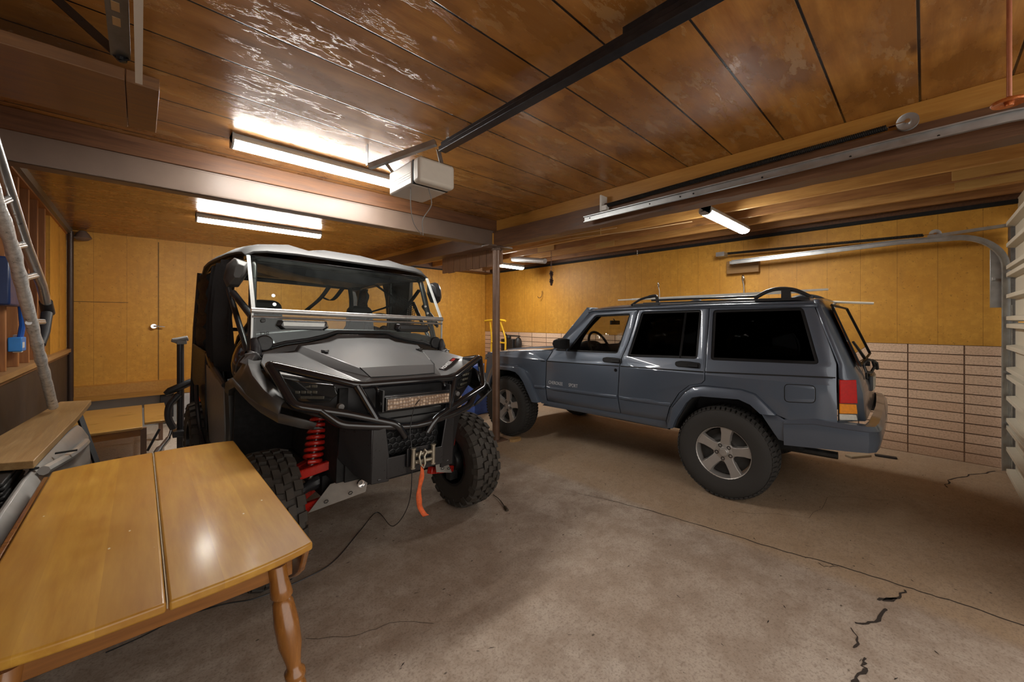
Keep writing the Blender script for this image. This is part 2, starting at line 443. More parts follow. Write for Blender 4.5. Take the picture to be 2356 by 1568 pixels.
for _ in range(230):
    x, y = random.uniform(.6, 5.6), random.uniform(-.5, 3.2); a = random.uniform(0, PI); l = random.uniform(.004, .02)
    ribbon([(x, y), (x+l*math.cos(a), y+l*math.sin(a)), (x+l*math.cos(a)*1.7, y+l*math.sin(a)*1.4)], [.001, random.uniform(.002, .006), .001])
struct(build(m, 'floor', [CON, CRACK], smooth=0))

m = MB(); m.box(XL-.1, 3.16, -1.2, 3.62, 2.67, 2.72)
o = struct(build(m, 'ceiling', CEIL, smooth=0), 'varnished knotty plank ceiling over the front bay')
m = MB(); m.box(XL-.1, 3.16, 3.62, YB+.1, 2.60, 2.72)
struct(build(m, 'ceiling', CEIL2, smooth=0), 'narrow-board ceiling over the rear of the bay')
m = MB(); m.box(3.16, XR+.1, -1.2, YB+.1, 2.84, 2.9)
struct(build(m, 'ceiling', wood('deck_boards', (.16, .07, .025), (.28, .13, .05), .6, axis=0, space='World', coat=0), smooth=0), 'rough deck above the joists')

# right wall: stack-bond block below, ochre plywood above
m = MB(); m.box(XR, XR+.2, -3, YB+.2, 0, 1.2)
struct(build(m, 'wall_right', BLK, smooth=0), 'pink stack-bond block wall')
m = MB(); m.box(XR+.012, XR+.2, -3, YB+.2, 1.2, 2.62)
struct(build(m, 'wall_right', YEL, smooth=0), 'ochre plywood wall above the block')
m = MB(); m.box(XL-.1, XR, YB, YB+.2, 0, 2.72)
struct(build(m, 'wall_back', YEL, smooth=0))
m = MB(); m.box(3.2, XR, YB+.0, YB+.2, 2.6, 2.9); m.box(XR, XR+.2, -3, YB+.2, 2.62, 2.9)
struct(build(m, 'trim_1', BEAMX, smooth=0), 'timber above the plywood')
# dark plate along the top of the right wall
m = MB(); m.box(XR-.03, XR+.02, -1, YB, 2.585, 2.625); m.box(3.3, XR, YB-.02, YB+.01, 2.585, 2.61)
struct(build(m, 'trim_2', DARK, smooth=0), 'dark wall plate')
# two-panel door in the back wall
m = MB(); m.box(-.63, .185, YB-.006, YB, .62, 2.56); m.cm = 1
m.box(-.62, -.12, YB-.0075, YB-.006+.0005, 1.695, 1.701); m.box(.183, .189, YB-.0075, YB, .62, 2.56)
dr = struct(build(m, 'door_1', [YEL, CRACK], smooth=0), 'flush ochre door in the back wall')
m = MB(); m.lathe([(.032, 0), (.034, .006), (.022, .012), (.012, .02), (.012, .05)], (.135, YB-.062, 1.377), 'y', 20)
m.tube([(.135, YB-.055, 1.377), (.17, YB-.06, 1.377), (.25, YB-.055, 1.368)], [.011, .010, .007], 10)
o = build(m, 'door_handle', CHROME, None); o.parent = dr; o.location = o.location-dr.location; o['label'] = 'chrome lever handle'

# left wall: open studs over a ledge and a dark lower panel
STUD = wood('red_brown_stud', (.30, .11, .035), (.46, .20, .065), .5, axis=2, space='World', coat=.05)
m = MB(); m.box(XL-.22, XL-.14, -1.0, YB, 0, 2.72)
struct(build(m, 'wall_left', wood('dark_red_boards', (.10, .03, .012), (.17, .055, .02), .6, axis=2, space='World', coat=0), smooth=0), 'dark boards behind the studs')
m = MB(); m.box(XL-.14, XL, -1.0, YB, 0, 1.04)
struct(build(m, 'wall_left', mat('black_brown_panel', (.035, .022, .016), .6, var=.4, scale=3), smooth=0), 'dark lower wall panel')
m = MB(); m.box(XL-.16, XL+.03, -1.0, YB-.0, 1.07, 1.11); m.cm = 1; m.box(XL-.02, XL+.012, -1, YB, 1.04, 1.07)
struct(build(m, 'trim_3', [wood('ledge_wood', (.32, .16, .06), (.5, .3, .13), .5, axis=1, space='World'), BEAMW], smooth=0), 'ledge board under the studs')
m = MB(); m.box(XL-.14, XL+.0, -1, YB, 2.52, 2.6); m.cm = 1; m.box(XL-.01, XL+.03, 3.7, YB-.05, 2.535, 2.60)
struct(build(m, 'trim_4', [STUD, mat('grey_channel', (.20, .19, .17), .4, .5, var=.2)], smooth=0), 'top plate with grey channel')
ys = [3.9, 4.28, 4.66, 5.04, 5.42, 5.80]
for i, y in enumerate([3.1, 3.5]+ys):
    m = MB(); m.box(XL-.13, XL-.01, y-.022, y+.022, 1.11, 2.53)
    o = build(m, 'wall_stud', STUD, bevel=.003)
    tag(o, ['red-brown stud at the near end of the open left wall', 'red-brown stud by the top of the ladder', 'red-brown wall stud left of the aluminium ladder rails', 'red-brown wall stud just behind the left ladder rail',
            'red-brown wall stud seen between the ladder rails', 'red-brown wall stud just right of the ladder rail end', 'red-brown wall stud third from the black corner pipe', 'red-brown wall stud next to the ochre infill panels'][i], 'stud', 'studs of the open left wall')
m = MB()
for y0, y1 in ((6.12, 6.68), (6.76, 7.26)): m.box(XL-.06, XL-.015, y0, y1, 1.11, 2.53)
struct(build(m, 'wall_left', YEL, smooth=0), 'ochre infill panels between the last studs')
m = MB(); m.cyl((XL+.02, YB-.16, .3), (XL+.02, YB-.16, 2.56), .03, n=14)
tag(build(m, 'corner_pipe', mat('brown_black_pipe', (.05, .03, .022), .4, .3)), 'dark brown vertical pipe in the back left corner', 'pipe')
m = MB(); m.lathe([(.0, 0), (.05, .01), (.085, .04), (.06, .09), (.03, .13)], (XL+.12, YB-.10, 2.46), 'z', 14)
tag(build(m, 'pipe_elbow', BROWNST), 'small brown cup at the ceiling corner above the dark pipe', 'fitting')

# back wall ledge and the grey panel under it
m = MB(); m.box(XL, .75, YB-.16, YB, .50, .62); m.cm = 1; m.box(XL, .75, YB-.17, YB-.0, .43, .50)
struct(build(m, 'trim_5', [FASC, wood('ledge_front', (.40, .17, .03), (.56, .28, .05), .35, axis=0, space='World')], smooth=0), 'boxed ledge along the back wall')
m = MB(); m.box(XL, 3.0, YB-.012, YB-.001, 0, .43)
struct(build(m, 'baseboard_back', mat('grey_lower_wall', (.38, .37, .35), .5, var=.1, scale=4), smooth=0), 'grey panel below the ledge')

# ------------------------------------------------------------- beams, post
m = MB(); m.box(XL, 3.15, 3.60, 3.615, 2.365, 2.54); m.box(XL, 3.15, 3.60, 3.72, 2.365, 2.378); m.box(XL, 3.15, 3.60, 3.72, 2.527, 2.54); m.box(XL, 3.15, 3.65, 3.662, 2.37, 2.53)
tag(build(m, 'steel_beam', BROWNST, bevel=.002), 'brown painted steel beam crossing above the off-road vehicle', 'beam')
m = MB(); m.box(XL, 3.16, 3.585, 3.70, 2.54, 2.67)
tag(build(m, 'timber_beam', BEAMX, bevel=.004), 'dark stained timber lying on top of the brown steel beam', 'beam')
m = MB()
def wavy(x0, x1, y0, y1, z0, z1, n=40, amp=.008):
    secs = []
    for i in range(n+1):
        y = y0+(y1-y0)*i/n; a, b, c = (random.uniform(-amp, amp) for _ in range(3))
        secs.append([(x0+a, y, z0+b), (x1, y, z0+b*.5), (x1, y, z1), (x0+c, y, z1)])
    m.loft(secs)
wavy(3.10, 3.24, -1.0, 3.62, 2.35, 2.53)
tag(build(m, 'timber_beam', BEAMW, smooth=20), 'rough dark timber beam behind the long galvanised door track', 'beam')
m = MB(); m.box(3.145, 3.185, -1.0, 3.61, 2.50, 2.67)
tag(build(m, 'fascia_board', FASC, bevel=.003), 'orange varnished board above the rough dark beam', 'board')
m = MB(); wavy(3.06, 3.24, 3.72, YB, 2.36, 2.53, 30, .004)
tag(build(m, 'timber_beam', BEAMW, smooth=20), 'dark timber beam running from the post to the back wall', 'beam')
m = MB(); m.box(3.10, 3.14, 3.72, YB, 2.53, 2.60)
tag(build(m, 'fascia_board', FASC), 'narrow orange board over the rear beam behind the post', 'board')
m = MB(); m.cyl((3.15, 3.60, 0), (3.15, 3.60, 2.34), .046, n=20)
po = thing('steel_post', 'brown steel pipe post in front of the car hood', 'post', (3.15, 3.60, 0), world=True)
POSTM = mat('rusty_brown_paint', (.17, .095, .06), .38, .2, var=.35, scale=6)
build(m, 'pole', POSTM, po)
m = MB(); m.box(2.98, 3.36, 3.53, 3.67, 2.345, 2.362); m.lathe([(.06, 2.31), (.048, 2.345)], (3.15, 3.60, 0), 'z', 16)
build(m, 'cap_plate', BROWNST, po)
m = MB(); m.box(3.05, 3.25, 3.50, 3.70, 0, .012); build(m, 'base_plate', POSTM, po)
m = MB(); m.box(3.085, 3.115, 3.585, 3.598, 2.37, 2.51)
tag(build(m, 'wood_shim', FASC), 'small pale wood shim between steel beam end and timber beam', 'shim')
# fascia planks hanging below the rear beam
m = MB()
yy = 3.70
for k in range(9):
    m.box(3.33, 3.355, yy+.003, yy+.147, 2.17-.01*(k % 2), 2.58); yy += .15
tag(build(m, 'hanging_planks', wood('fascia_planks', (.19, .085, .035), (.33, .16, .07), .6, axis=2, space='World', coat=0), bevel=.002), 'row of short brown vertical planks hanging behind the post', 'boards')

# joists of the right bay
JOISTD = wood('dark_joist', (.24, .10, .03), (.42, .20, .06), .5, axis=1, coat=.05, space='World')
JOISTL = wood('pale_joist', (.52, .26, .07), (.76, .44, .14), .5, axis=1, coat=.05, space='World')
JL = ['joist right behind the rough dark beam', 'second joist behind the rough dark beam', 'joist above the inner end of the ceiling tube light', 'middle joist over the roof of the car',
      'joist above the outer end of the ceiling tube light', 'joist nearest but one to the ochre wall', 'joist next to the ochre wall, over the wall track']
for i in range(7):
    x = 3.44+i*.41
    m = MB(); m.box(x-.02, x+.02, -1.0, YB, 2.64, 2.84)
    tag(build(m, 'ceiling_joist', [JOIST, JOISTD, JOIST, JOISTL, JOISTD, JOIST, JOISTD][i], bevel=.005), JL[i], 'joist', 'joists over the car bay')
BLKW = wood('pale_blocking', (.50, .27, .07), (.62, .38, .12), .6, axis=1, space='World', coat=0)
n = 0
for i, y in ((2, 2.05), (3, 3.1), (4, 4.3), (1, 1.35), (5, 3.4), (4, -.72), (5, -.75), (3, 4.9), (2, 5.6)):
    x = 3.44+i*.41; m = MB(); m.box(x-.034, x-.0205, y, y+(random.uniform(.3, .55) if y > 0 else .56), 2.65, 2.83)
    tag(build(m, 'joist_patch', BLKW, bevel=.002), ['pale board patch nailed on the joist left of the tube light', 'pale board patch on the middle joist', 'pale board patch over the car windscreen', 'pale board patch near the rough dark beam',
        'pale board patch beside the hanging hooks', 'knotty pale board patch upper right above the track curve', 'knotty pale board patch just over the track curve', 'pale board patch toward the back corner', 'pale board patch behind the hanging chain'][n], 'board', 'pale patches on the joists'); n += 1

# soffit at the upper left
m = MB(); m.box(XL-.1, -.045, 2.2, 2.72, 2.41, 2.46); m.box(-.043, .058, 2.2, 2.70, 2.408, 2.46)
tag(build(m, 'soffit_board', wood('soffit_wood', (.16, .07, .025), (.29, .14, .05), .5, axis=0, space='World'), bevel=.003), 'dropped brown soffit board at the upper left corner', 'board')
m = MB(); m.box(XL-.1, .055, 2.66, 2.72, 2.46, 2.67)
tag(build(m, 'soffit_riser', BEAMX), 'upright board joining the soffit to the ceiling', 'board')

# ------------------------------------------------------------- fluorescent lights
DIFF = emit('lit_diffuser', (1.0, .97, .90), LAMP)
def tube_light(x0, x1, y, ztop, label):
    t = thing('ceiling_light', label, 'light', ((x0+x1)/2, y, ztop), world=True, group='fluorescent wraparound lights')
    m = MB(); m.prism([(y-.05, ztop), (y+.05, ztop), (y+.066, ztop-.035), (y+.064, ztop-.047), (y-.064, ztop-.047), (y-.066, ztop-.035)], 'x', x0, x1)
    build(m, 'housing', mat('light_housing', (.55, .55, .53), .4), t, bevel=.003)
    prof = [(-.060, -.046), (-.058, -.058), (-.042, -.074), (-.02, -.082), (.02, -.082), (.042, -.074), (.058, -.058), (.060, -.046)]
    m = MB(); m.loft([[(x, y+a, ztop+b) for a, b in prof] for x in (x0+.012, x1-.012)])
    build(m, 'diffuser', DIFF, t)
    for xa, xb in ((x0, x0+.012), (x1-.012, x1)):
        m = MB(); m.prism([(y+a*1.03, ztop+b*1.03) for a, b in prof]+[(y+.058, ztop), (y-.058, ztop)][::-1], 'x', xa, xb)
        build(m, 'end_cap', mat('light_housing', (.55, .55, .53), .4), t)
    return t
tube_light(.43, 1.72, 3.13, 2.67, 'long bright tube light beside the opener motor')
tube_light(.43, 1.69, 5.38, 2.60, 'tube light beyond the steel beam above the off-road vehicle roof')
tube_light(4.12, 5.36, 1.52, 2.60, 'tube light hung crosswise below the joists over the car')
tube_light(4.45, 5.55, 5.55, 2.56, 'distant tube light partly hidden by the brown post')
# ------------------------------------------------------------- blue-grey estate car
def car_paint():
    t = NT('blue_grey_metallic'); v = t.coord('Object')
    f = t.noise(v, 900, 2); g = t.noise(v, 2.5, 4)
    t.set(color=t.mix(f, (.062, .080, .112), (.112, .138, .182)), metal=.3, coat=.7, coatr=.05)
    t.set(rough=t.ramp(g, [(.3, .32), (.7, .42)])); return t.m
PAINT = car_paint()
TRIM = mat('matte_grey_cladding', (.075, .085, .10), .42, var=.1, scale=60)
SEAL = mat('black_seal', (.010, .010, .011), .5, spec=.2)
CLEAR = glass('clear_car_glass', (.86, .86, .84), .06)
PRIV = glass('privacy_glass', (.05, .05, .05), .04)
INT = mat('dark_interior', (.015, .015, .018), .7, var=.3)
ALLOY = mat('alloy_rim', (.42, .40, .38), .38, .6, var=.1, scale=12)
ALLOYD = mat('brake_dark', (.035, .034, .032), .6, .4, var=.3)
car = thing('estate_car', 'blue-grey boxy four-door estate car with roof rack parked along the block wall', 'car', (4.309, 1.169, 0), math.radians(92.03))
BZ = [(.40, .80), (.50, .835), (.60, .858), (.70, .866), (1.00, .866), (1.035, .852), (1.12, .832), (1.56, .725), (1.60, .69)]
def bz(z):
    if z <= BZ[0][0]: return BZ[0][1]
    for (a, p), (b, q) in zip(BZ, BZ[1:]):
        if z <= b: return p+(q-p)*(z-a)/(b-a)
    return BZ[-1][1]
def nose(a): return max(0, (a-2.35))**2*.10 + max(0, (-.45-a))**2*.28
def skin(name, outline, holes=(), side=1, off=0., parent=None, mtl=None, th=.012, bevel=.003, cuts=True, flat=None):
    """body panel: outline in (forward, height), pushed out to the car's side profile"""
    loops = [[Vector((a, z, 0)) for a, z in l] for l in [outline]+list(holes)]
    tris = geometry.tessellate_polygon(loops); pts = [p for l in loops for p in l]
    bm = bmesh.new(); vs = [bm.verts.new((p.x, 0, p.y)) for p in pts]
    for t in tris:
        try: bm.faces.new([vs[i] for i in t])
        except ValueError: pass
    if cuts:
        for z, _ in BZ: bmesh.ops.bisect_plane(bm, geom=bm.verts[:]+bm.edges[:]+bm.faces[:], plane_co=(0, 0, z), plane_no=(0, 0, 1))
        for a in (-.75, -.6, -.45, 2.35, 2.55, 2.75, 2.9): bmesh.ops.bisect_plane(bm, geom=bm.verts[:]+bm.edges[:]+bm.faces[:], plane_co=(a, 0, 0), plane_no=(1, 0, 0))
    for v in bm.verts: v.co.y = side*((bz(v.co.z)-nose(v.co.x)+off) if flat is None else flat)
    bmesh.ops.recalc_face_normals(bm, faces=bm.faces)
    up = sum((f.normal.y*f.calc_area() for f in bm.faces))*side
    if up < 0: bmesh.ops.reverse_faces(bm, faces=bm.faces)
    me = bpy.data.meshes.new(name); bm.to_mesh(me); bm.free()
    me.polygons.foreach_set('use_smooth', [name != 'window_pane']*len(me.polygons)); me.set_sharp_from_angle(angle=math.radians(14))
    o = link_mesh(name, me, mtl or PAINT); o.parent = parent or car
    m = o.modifiers.new('solid', 'SOLIDIFY'); m.thickness = th; m.offset = -1
    if bevel: m = o.modifiers.new('bevel', 'BEVEL'); m.width = bevel; m.segments = 2; m.limit_method = 'ANGLE'; m.angle_limit = math.radians(50)
    return o
def inset(poly, d):
    n = len(poly); out = []; A = sum(poly[i][0]*poly[(i+1) % n][1]-poly[(i+1) % n][0]*poly[i][1] for i in range(n))
    s = 1 if A > 0 else -1
    for i in range(n):
        p, q, r = Vector(poly[i-1]), Vector(poly[i]), Vector(poly[(i+1) % n])
        e1 = (q-p).normalized(); e2 = (r-q).normalized(); n1 = Vector((-e1.y, e1.x))*s; n2 = Vector((-e2.y, e2.x))*s
        b = (n1+n2); L = max(.3, b.dot(n1)); out.append(tuple(q+b/L*d))
    return out
def rounded(poly, r=.02, k=3):
    out = []; n = len(poly)
    for i in range(n):
        p, q, s = Vector(poly[i-1]), Vector(poly[i]), Vector(poly[(i+1) % n])
        a = (p-q); b = (s-q); ra = min(r, a.length*.4, b.length*.4); A = q+a.normalized()*ra; B = q+b.normalized()*ra
        for j in range(k+1):
            t = j/k; out.append(tuple(A*(1-t)**2+q*2*t*(1-t)+B*t*t))
    return out
RARCH_O = [(.457, .502), (.411, .685), (.30, .83), (.235, .885), (.141, .909), (-.137, .912), (-.237, .888), (-.378, .748)]
RARCH_I = [(.392, .505), (.365, .583), (.275, .745), (.225, .80), (.158, .82), (-.13, .834), (-.209, .804), (-.278, .743)]
FARCH_O = [(1.955, .50), (2.077, .746), (2.16, .845), (2.212, .883), (2.30, .905), (2.66, .905), (2.76, .86), (2.83, .76), (2.88, .62)]
FARCH_I = [(2.04, .50), (2.184, .725), (2.25, .79), (2.31, .825), (2.41, .838), (2.63, .835), (2.70, .80), (2.76, .72), (2.81, .60)]
G = .0035
fwin = [(1.285, 1.512), (.872, 1.526), (.965, 1.125), (1.60, 1.115)]
rwin = [(.762, 1.540), (.205, 1.549), (.205, 1.125), (.858, 1.105)]
qwin = [(.112, 1.545), (-.517, 1.553), (-.624, 1.14), (.10, 1.122)]
fdoor = [(1.852-G, .53), (1.858-G, .75), (1.846-G, .995), (1.770-G, 1.125), (1.33, 1.560), (.792+G, 1.567), (.860+G, 1.25), (.922+G, 1.061), (.943+G, .705), (.922+G, .54)]
rdoor = [(.922-G, .54), (.943-G, .705), (.922-G, 1.061), (.860-G, 1.25), (.792-G, 1.567), (.143+G, 1.577), (.134+G, .951), (.16+G, .922), (.261+G, .893), (.346+G, .818), (.429+G, .678), (.468+G, .545)]
quarter = [(.143-G, 1.577), (-.567, 1.60), (-.64, 1.40), (-.716, 1.154), (-.725, .75), (-.45, .722), (-.378, .748)]+RARCH_O[::-1][1:]+[(.466-G, .50), (.47-G, .545), (.429-G, .678), (.346-G, .818), (.261-G, .893), (.16-G, .922), (.134-G, .951)]
fender = [(1.858+G, .50), (1.862+G, .75), (1.85+G, .995), (1.79+G, 1.105), (2.2, 1.085), (2.80, 1.028), (2.935, 1.0), (2.975, .85), (2.985, .70), (2.88, .62)]+FARCH_O[::-1][1:]
shell = [(1.85, .46), (1.86, 1.0), (1.79, 1.10), (1.34, 1.56), (.8, 1.575), (-.56, 1.60), (-.716, 1.15), (-.72, .72), (-.40, .72), (-.22, .86), (-.13, .87), (.158, .87), (.27, .80), (.40, .58), (.46, .46)]
for s in (1, -1):
    skin('inner_side', shell, [inset(w_, -.012) for w_ in (fwin, rwin, qwin)], s, -.035, mtl=DARK, th=.01, bevel=0)
    skin('front_fender', fender, [], s)
    d = skin('front_door', fdoor, [rounded(fwin, .03)], s)
    p = skin('window_pane', fwin, [], s, -.018, d, CLEAR, .003, 0, cuts=False)
    skin('window_seal', inset(fwin, -.006), [inset(fwin, .018)], s, -.012, d, SEAL, .008, 0)
    d2 = skin('rear_door', rdoor, [rounded(rwin, .03)], s)
    skin('window_pane', rwin, [], s, -.02, d2, PRIV, .003, 0, cuts=False)
    skin('window_seal', inset(rwin, -.006), [inset(rwin, .02)], s, -.012, d2, SEAL, .008, 0)
    skin('window_divider', [(.352, 1.545), (.335, 1.545), (.35, 1.12), (.367, 1.12)], [], s, -.012, d2, SEAL, .01, 0)
    q = skin('quarter_panel', quarter, [rounded(qwin, .03)], s)
    skin('window_pane', qwin, [], s, -.02, q, PRIV, .003, 0, cuts=False)
    skin('window_seal', inset(qwin, -.008), [inset(qwin, .022)], s, -.010, q, SEAL, .008, 0)
    fd = rounded([(-.424, .985), (-.606, .992), (-.606, .868), (-.424, .852)], .03)
    skin('fuel_door', inset(fd, .003), [], s, .0035, mtl=PAINT, th=.006) if s > 0 else None
    if s > 0: skin('fuel_door_gap', inset(fd, -.002), [], s, .0012, mtl=DARK, th=.004, bevel=0)
    # belt crease line
    m = MB()
    for a0, a1, z0, z1 in ((2.90, 1.868, .960, .985), (1.84, .932, .990, 1.007), (.912, .142, 1.008, 1.022), (.128, -.715, 1.023, 1.058)):
        m.add([(a0, s*(.8675-nose(a0)), z0-.0045), (a1, s*(.8675-nose(a1)), z1-.0045), (a1, s*(.8685-nose(a1)), z1+.0045), (a0, s*(.8685-nose(a0)), z0+.0045)], [(0, 1, 2, 3)])
    build(m, 'body_crease', DARK, car, smooth=0)
    # mouldings
    for par, a0, a1, z0, z1 in ((None, 2.03, 1.868, .69, .697), (d, 1.842, .955, .697, .711), (d2, .925, .42, .711, .716)):
        m = MB(); secs = []
        for t in range(9):
            a = a0+(a1-a0)*t/8; z = z0+(z1-z0)*t/8; e = .55 if t in (0, 8) else 1
            secs.append([(a, s*.860, z-.028), (a, s*(.866+.012*e), z-.022), (a, s*(.866+.017*e), z-.004), (a, s*(.866+.010*e), z+.006), (a, s*.860, z+.008)])
        m.loft(secs); build(m, 'side_moulding', PAINT, par or car, smooth=50)
    skin('rocker_panel', [(1.95, .46), (1.86, .53), (.92, .54), (.475, .545), (.46, .47), (.92, .475)], [], s, -.004, mtl=PAINT, th=.03)
    # door handles and lock
    for par, a in ((d, 1.017), (d2, .283)):
        z = 1.058 if par is d else 1.072
        h = rounded([(a+.105, z+.016), (a+.06, z+.028), (a-.03, z+.026), (a-.105, z+.020), (a-.105, z-.026), (a+.09, z-.024), (a+.105, z-.01)], .01, 2)
        m = MB(); m.prism([(x, y) for x, y in h], 'y', 0, .012); m.v = [(x, s*(bz(y2)-.002+yy), y2) for x, yy, y2 in m.v]
        m.cm = 0; m.v += [] ; hh = build(m, 'door_handle', SEAL, par, bevel=.003)
        m = MB(); m.box(a-.09, a-.005, 0, .022, z-.018, z+.010); m.v = [(x, s*(bz(y2)+yy), y2) for x, yy, y2 in m.v]
        build(m, 'handle_button', SEAL, hh, bevel=.003)
    m = MB(); m.lathe([(.016, 0), (.016, .005), (.009, .006), (.008, .002)], (0, 0, 0), 'y', 16); m.v = [(x+.965, s*(.8665+y), z+.965) for x, y, z in m.v]
    build(m, 'door_lock', BLACKG, d)
    # flares
    for O, I, nm in ((RARCH_O, RARCH_I, 'rear'), (FARCH_O, FARCH_I, 'front')):
        m = MB(); secs = []
        Oo = [Vector((a, z)) for a, z in O]; Ii = [Vector((a, z)) for a, z in I]
        def dens(P):
            out = []
            for i in range(len(P)-1):
                for k in range(3): out.append(P[i].lerp(P[i+1], k/3))
            return out+[P[-1]]
        for o_, i_ in zip(dens(Oo), dens(Ii)):
            mid = o_.lerp(i_, .45); nn = nose(o_.x)*.6
            secs.append([(o_.x, s*(.858-nn), o_.y), (o_.lerp(i_, .10).x, s*(.888-nn), o_.lerp(i_, .10).y), (mid.x, s*(.903-nn), mid.y), (i_.x, s*(.905-nn), i_.y), (i_.x, s*(.80-nn), i_.y), (o_.x, s*(.80-nn), o_.y)])
        m.loft(secs); build(m, 'fender_flare', TRIM if False else PAINT, car, smooth=45)
        # wheel housing
        m = MB(); secs = [[(p.x, s*.85, p.y), (p.x, s*.45, p.y)] for p in dens(Ii)]
        m.loft(secs, closed=False, caps=False); build(m, 'wheel_housing', DARK, car, solid=.01)
    # lower rear quarter behind the wheel
    skin('rear_valance', [(-.276, .740), (-.378, .745), (-.46, .70), (-.52, .545), (-.455, .55), (-.385, .562)], [], s, .004, mtl=PAINT, th=.02)
    # tail light
    tl = [(-.732, 1.050), (-.822, 1.058), (-.830, .765), (-.732, .750)]
    def wrapq(pts, off): return [(a, s*(.858-nose(a)*1.0+off-max(0, -.78-a)*.8), z) for a, z in pts]
    m = MB(); m.slab(wrapq(tl if s > 0 else tl[::-1], 0), .014); frm = build(m, 'tail_light', mat('lamp_bezel', (.05, .05, .05), .4), car, bevel=.003)
    for (z0, z1, cc, nm) in ((.883, 1.044, (.55, .006, .003), 'red_lens'), (.812, .880, (.85, .28, .01), 'amber_lens'), (.768, .809, (.60, .58, .52), 'reversing_lens')):
        q_ = [(-.738, z1), (-.822, z1+.004*(nm == 'red_lens')), (-.828, z0+.004), (-.738, z0)]
        m = MB(); m.slab(wrapq(q_ if s > 0 else q_[::-1], .010), .012); build(m, nm, mat(nm, cc, .35, var=.2, scale=60, spec=.25), frm, bevel=.004)
    # front side marker and mirror
    skin('side_marker', rounded([(2.905, .935), (2.945, .93), (2.955, .755), (2.925, .75)], .01, 2), [], s, .006, mtl=mat('amber_marker', (.85, .30, .02), .3), th=.01, bevel=.002)
    m = MB(); m.prism([(1.60, 1.12), (1.74, 1.12), (1.60, 1.235)], 'y', 0, .02); m.v = [(x, s*(bz(z)-.01+y), z) for x, y, z in m.v]
    mir = build(m, 'side_mirror', SEAL, car, bevel=.002)
    m = MB(); secs = []
    for t, k in ((0, .5), (.02, .85), (.09, 1.0), (.15, .98), (.19, .75)):
        cy = .865+t; cz = 1.205; secs.append([(1.535+x*k*1.0+.02, s*cy, cz+z*k) for x, z in ((-.055, -.055), (.05, -.05), (.075, 0), (.06, .045), (0, .062), (-.055, .055))])
    m.loft(secs); build(m, 'mirror_shell', SEAL, mir, smooth=50)
    # roof rack side rail with two arched feet
    m = MB(); m.tube([(a, s*.60, 1.655) for a in (.72, .3, -.2)], .010, 8); m.box(-.25, .80, s*.60-.022, s*.60+.022, 1.618, 1.634)
    rk = build(m, 'roof_rack_rail', BLACKP, car)
    for a0, a1, ap in ((.937, .640, .70), (-.17, -.40, -.36)):
        m = MB()
        if a0 > 0: m.tube(smooth_path([(a0, s*.60, 1.612), (a0-.10, s*.60, 1.668), (ap+.02, s*.60, 1.695), (ap-.03, s*.60, 1.69), (ap-.04, s*.60, 1.63)], 5), [.012]*9+[.016]*12, 8); m.box(a1, a0-.03, s*.60-.025, s*.60+.025, 1.605, 1.625)
        else: m.tube(smooth_path([(-.17, s*.60, 1.640), (-.27, s*.60, 1.695), (-.36, s*.60, 1.708), (-.45, s*.60, 1.69), (-.545, s*.60, 1.635)], 5), .016, 8); m.box(-.42, -.36, s*.60-.02, s*.60+.02, 1.62, 1.70); m.box(-.54, -.18, s*.60-.028, s*.60+.028, 1.612, 1.634)
        build(m, 'rack_foot', BLACKP, rk)
# roof
def roofz(a, b):
    top = 1.645-.012*(max(0, a-.2))**2 - .05*max(0, a-1.15)**1.5*2 - .02*max(0, -a-.2)
    k = abs(b)/.735; return top-.058*k**4-.010*k**2
m = MB(); av = [-.60, -.5, -.3, 0, .3, .6, .9, 1.1, 1.25, 1.36, 1.43]; bv = [-.735+1.47*i/20 for i in range(21)]
m.loft([[(a, b*(1 if a < 1.3 else 1-(a-1.3)*.35), roofz(a, b)) for b in bv] for a in av], closed=False, caps=False)
build(m, 'roof', PAINT, car, smooth=60, solid=.02)
m = MB()
for s in (1, -1): m.tube([(a, s*.742*(1 if a < 1.3 else 1-(a-1.3)*.35), z) for a, z in ((-.58, 1.590), (.15, 1.583), (.83, 1.572), (1.31, 1.562), (1.375, 1.545))], .007, 6)
m2 = MB()
for s, nm in ((1, 0), (-1, 1)):
    mm = MB(); mm.tube([(a, s*.742*(1 if a < 1.3 else 1-(a-1.3)*.35), z) for a, z in ((-.58, 1.590), (.15, 1.583), (.83, 1.572), (1.31, 1.562), (1.375, 1.545))], .007, 6); build(mm, 'drip_rail', PAINT, car)
# roof ribs on top
for b in (-.36, -.18, 0, .18, .36):
    m = MB(); m.tube([(a, b, roofz(a, b)+.001) for a in (-.45, 0, .5, 1.0)], .006, 6); build(m, 'roof_rib', PAINT, car)
# windscreen, pillars
m = MB(); m.slab([(1.79, .70, 1.115), (1.79, -.70, 1.115), (1.42, -.655, 1.575), (1.42, .655, 1.575)], .004); build(m, 'windscreen', CLEAR, car)
for s in (1, -1):
    m = MB(); m.beam((1.82, s*.745, 1.09), (1.385, s*.685, 1.572), .045, .07, up=(1, 0, .8)); build(m, 'windscreen_pillar', PAINT, car, bevel=.008)
m = MB(); m.beam((1.42, -.67, 1.585), (1.42, .67, 1.585), .04, .03); build(m, 'windscreen_header', PAINT, car, bevel=.006)
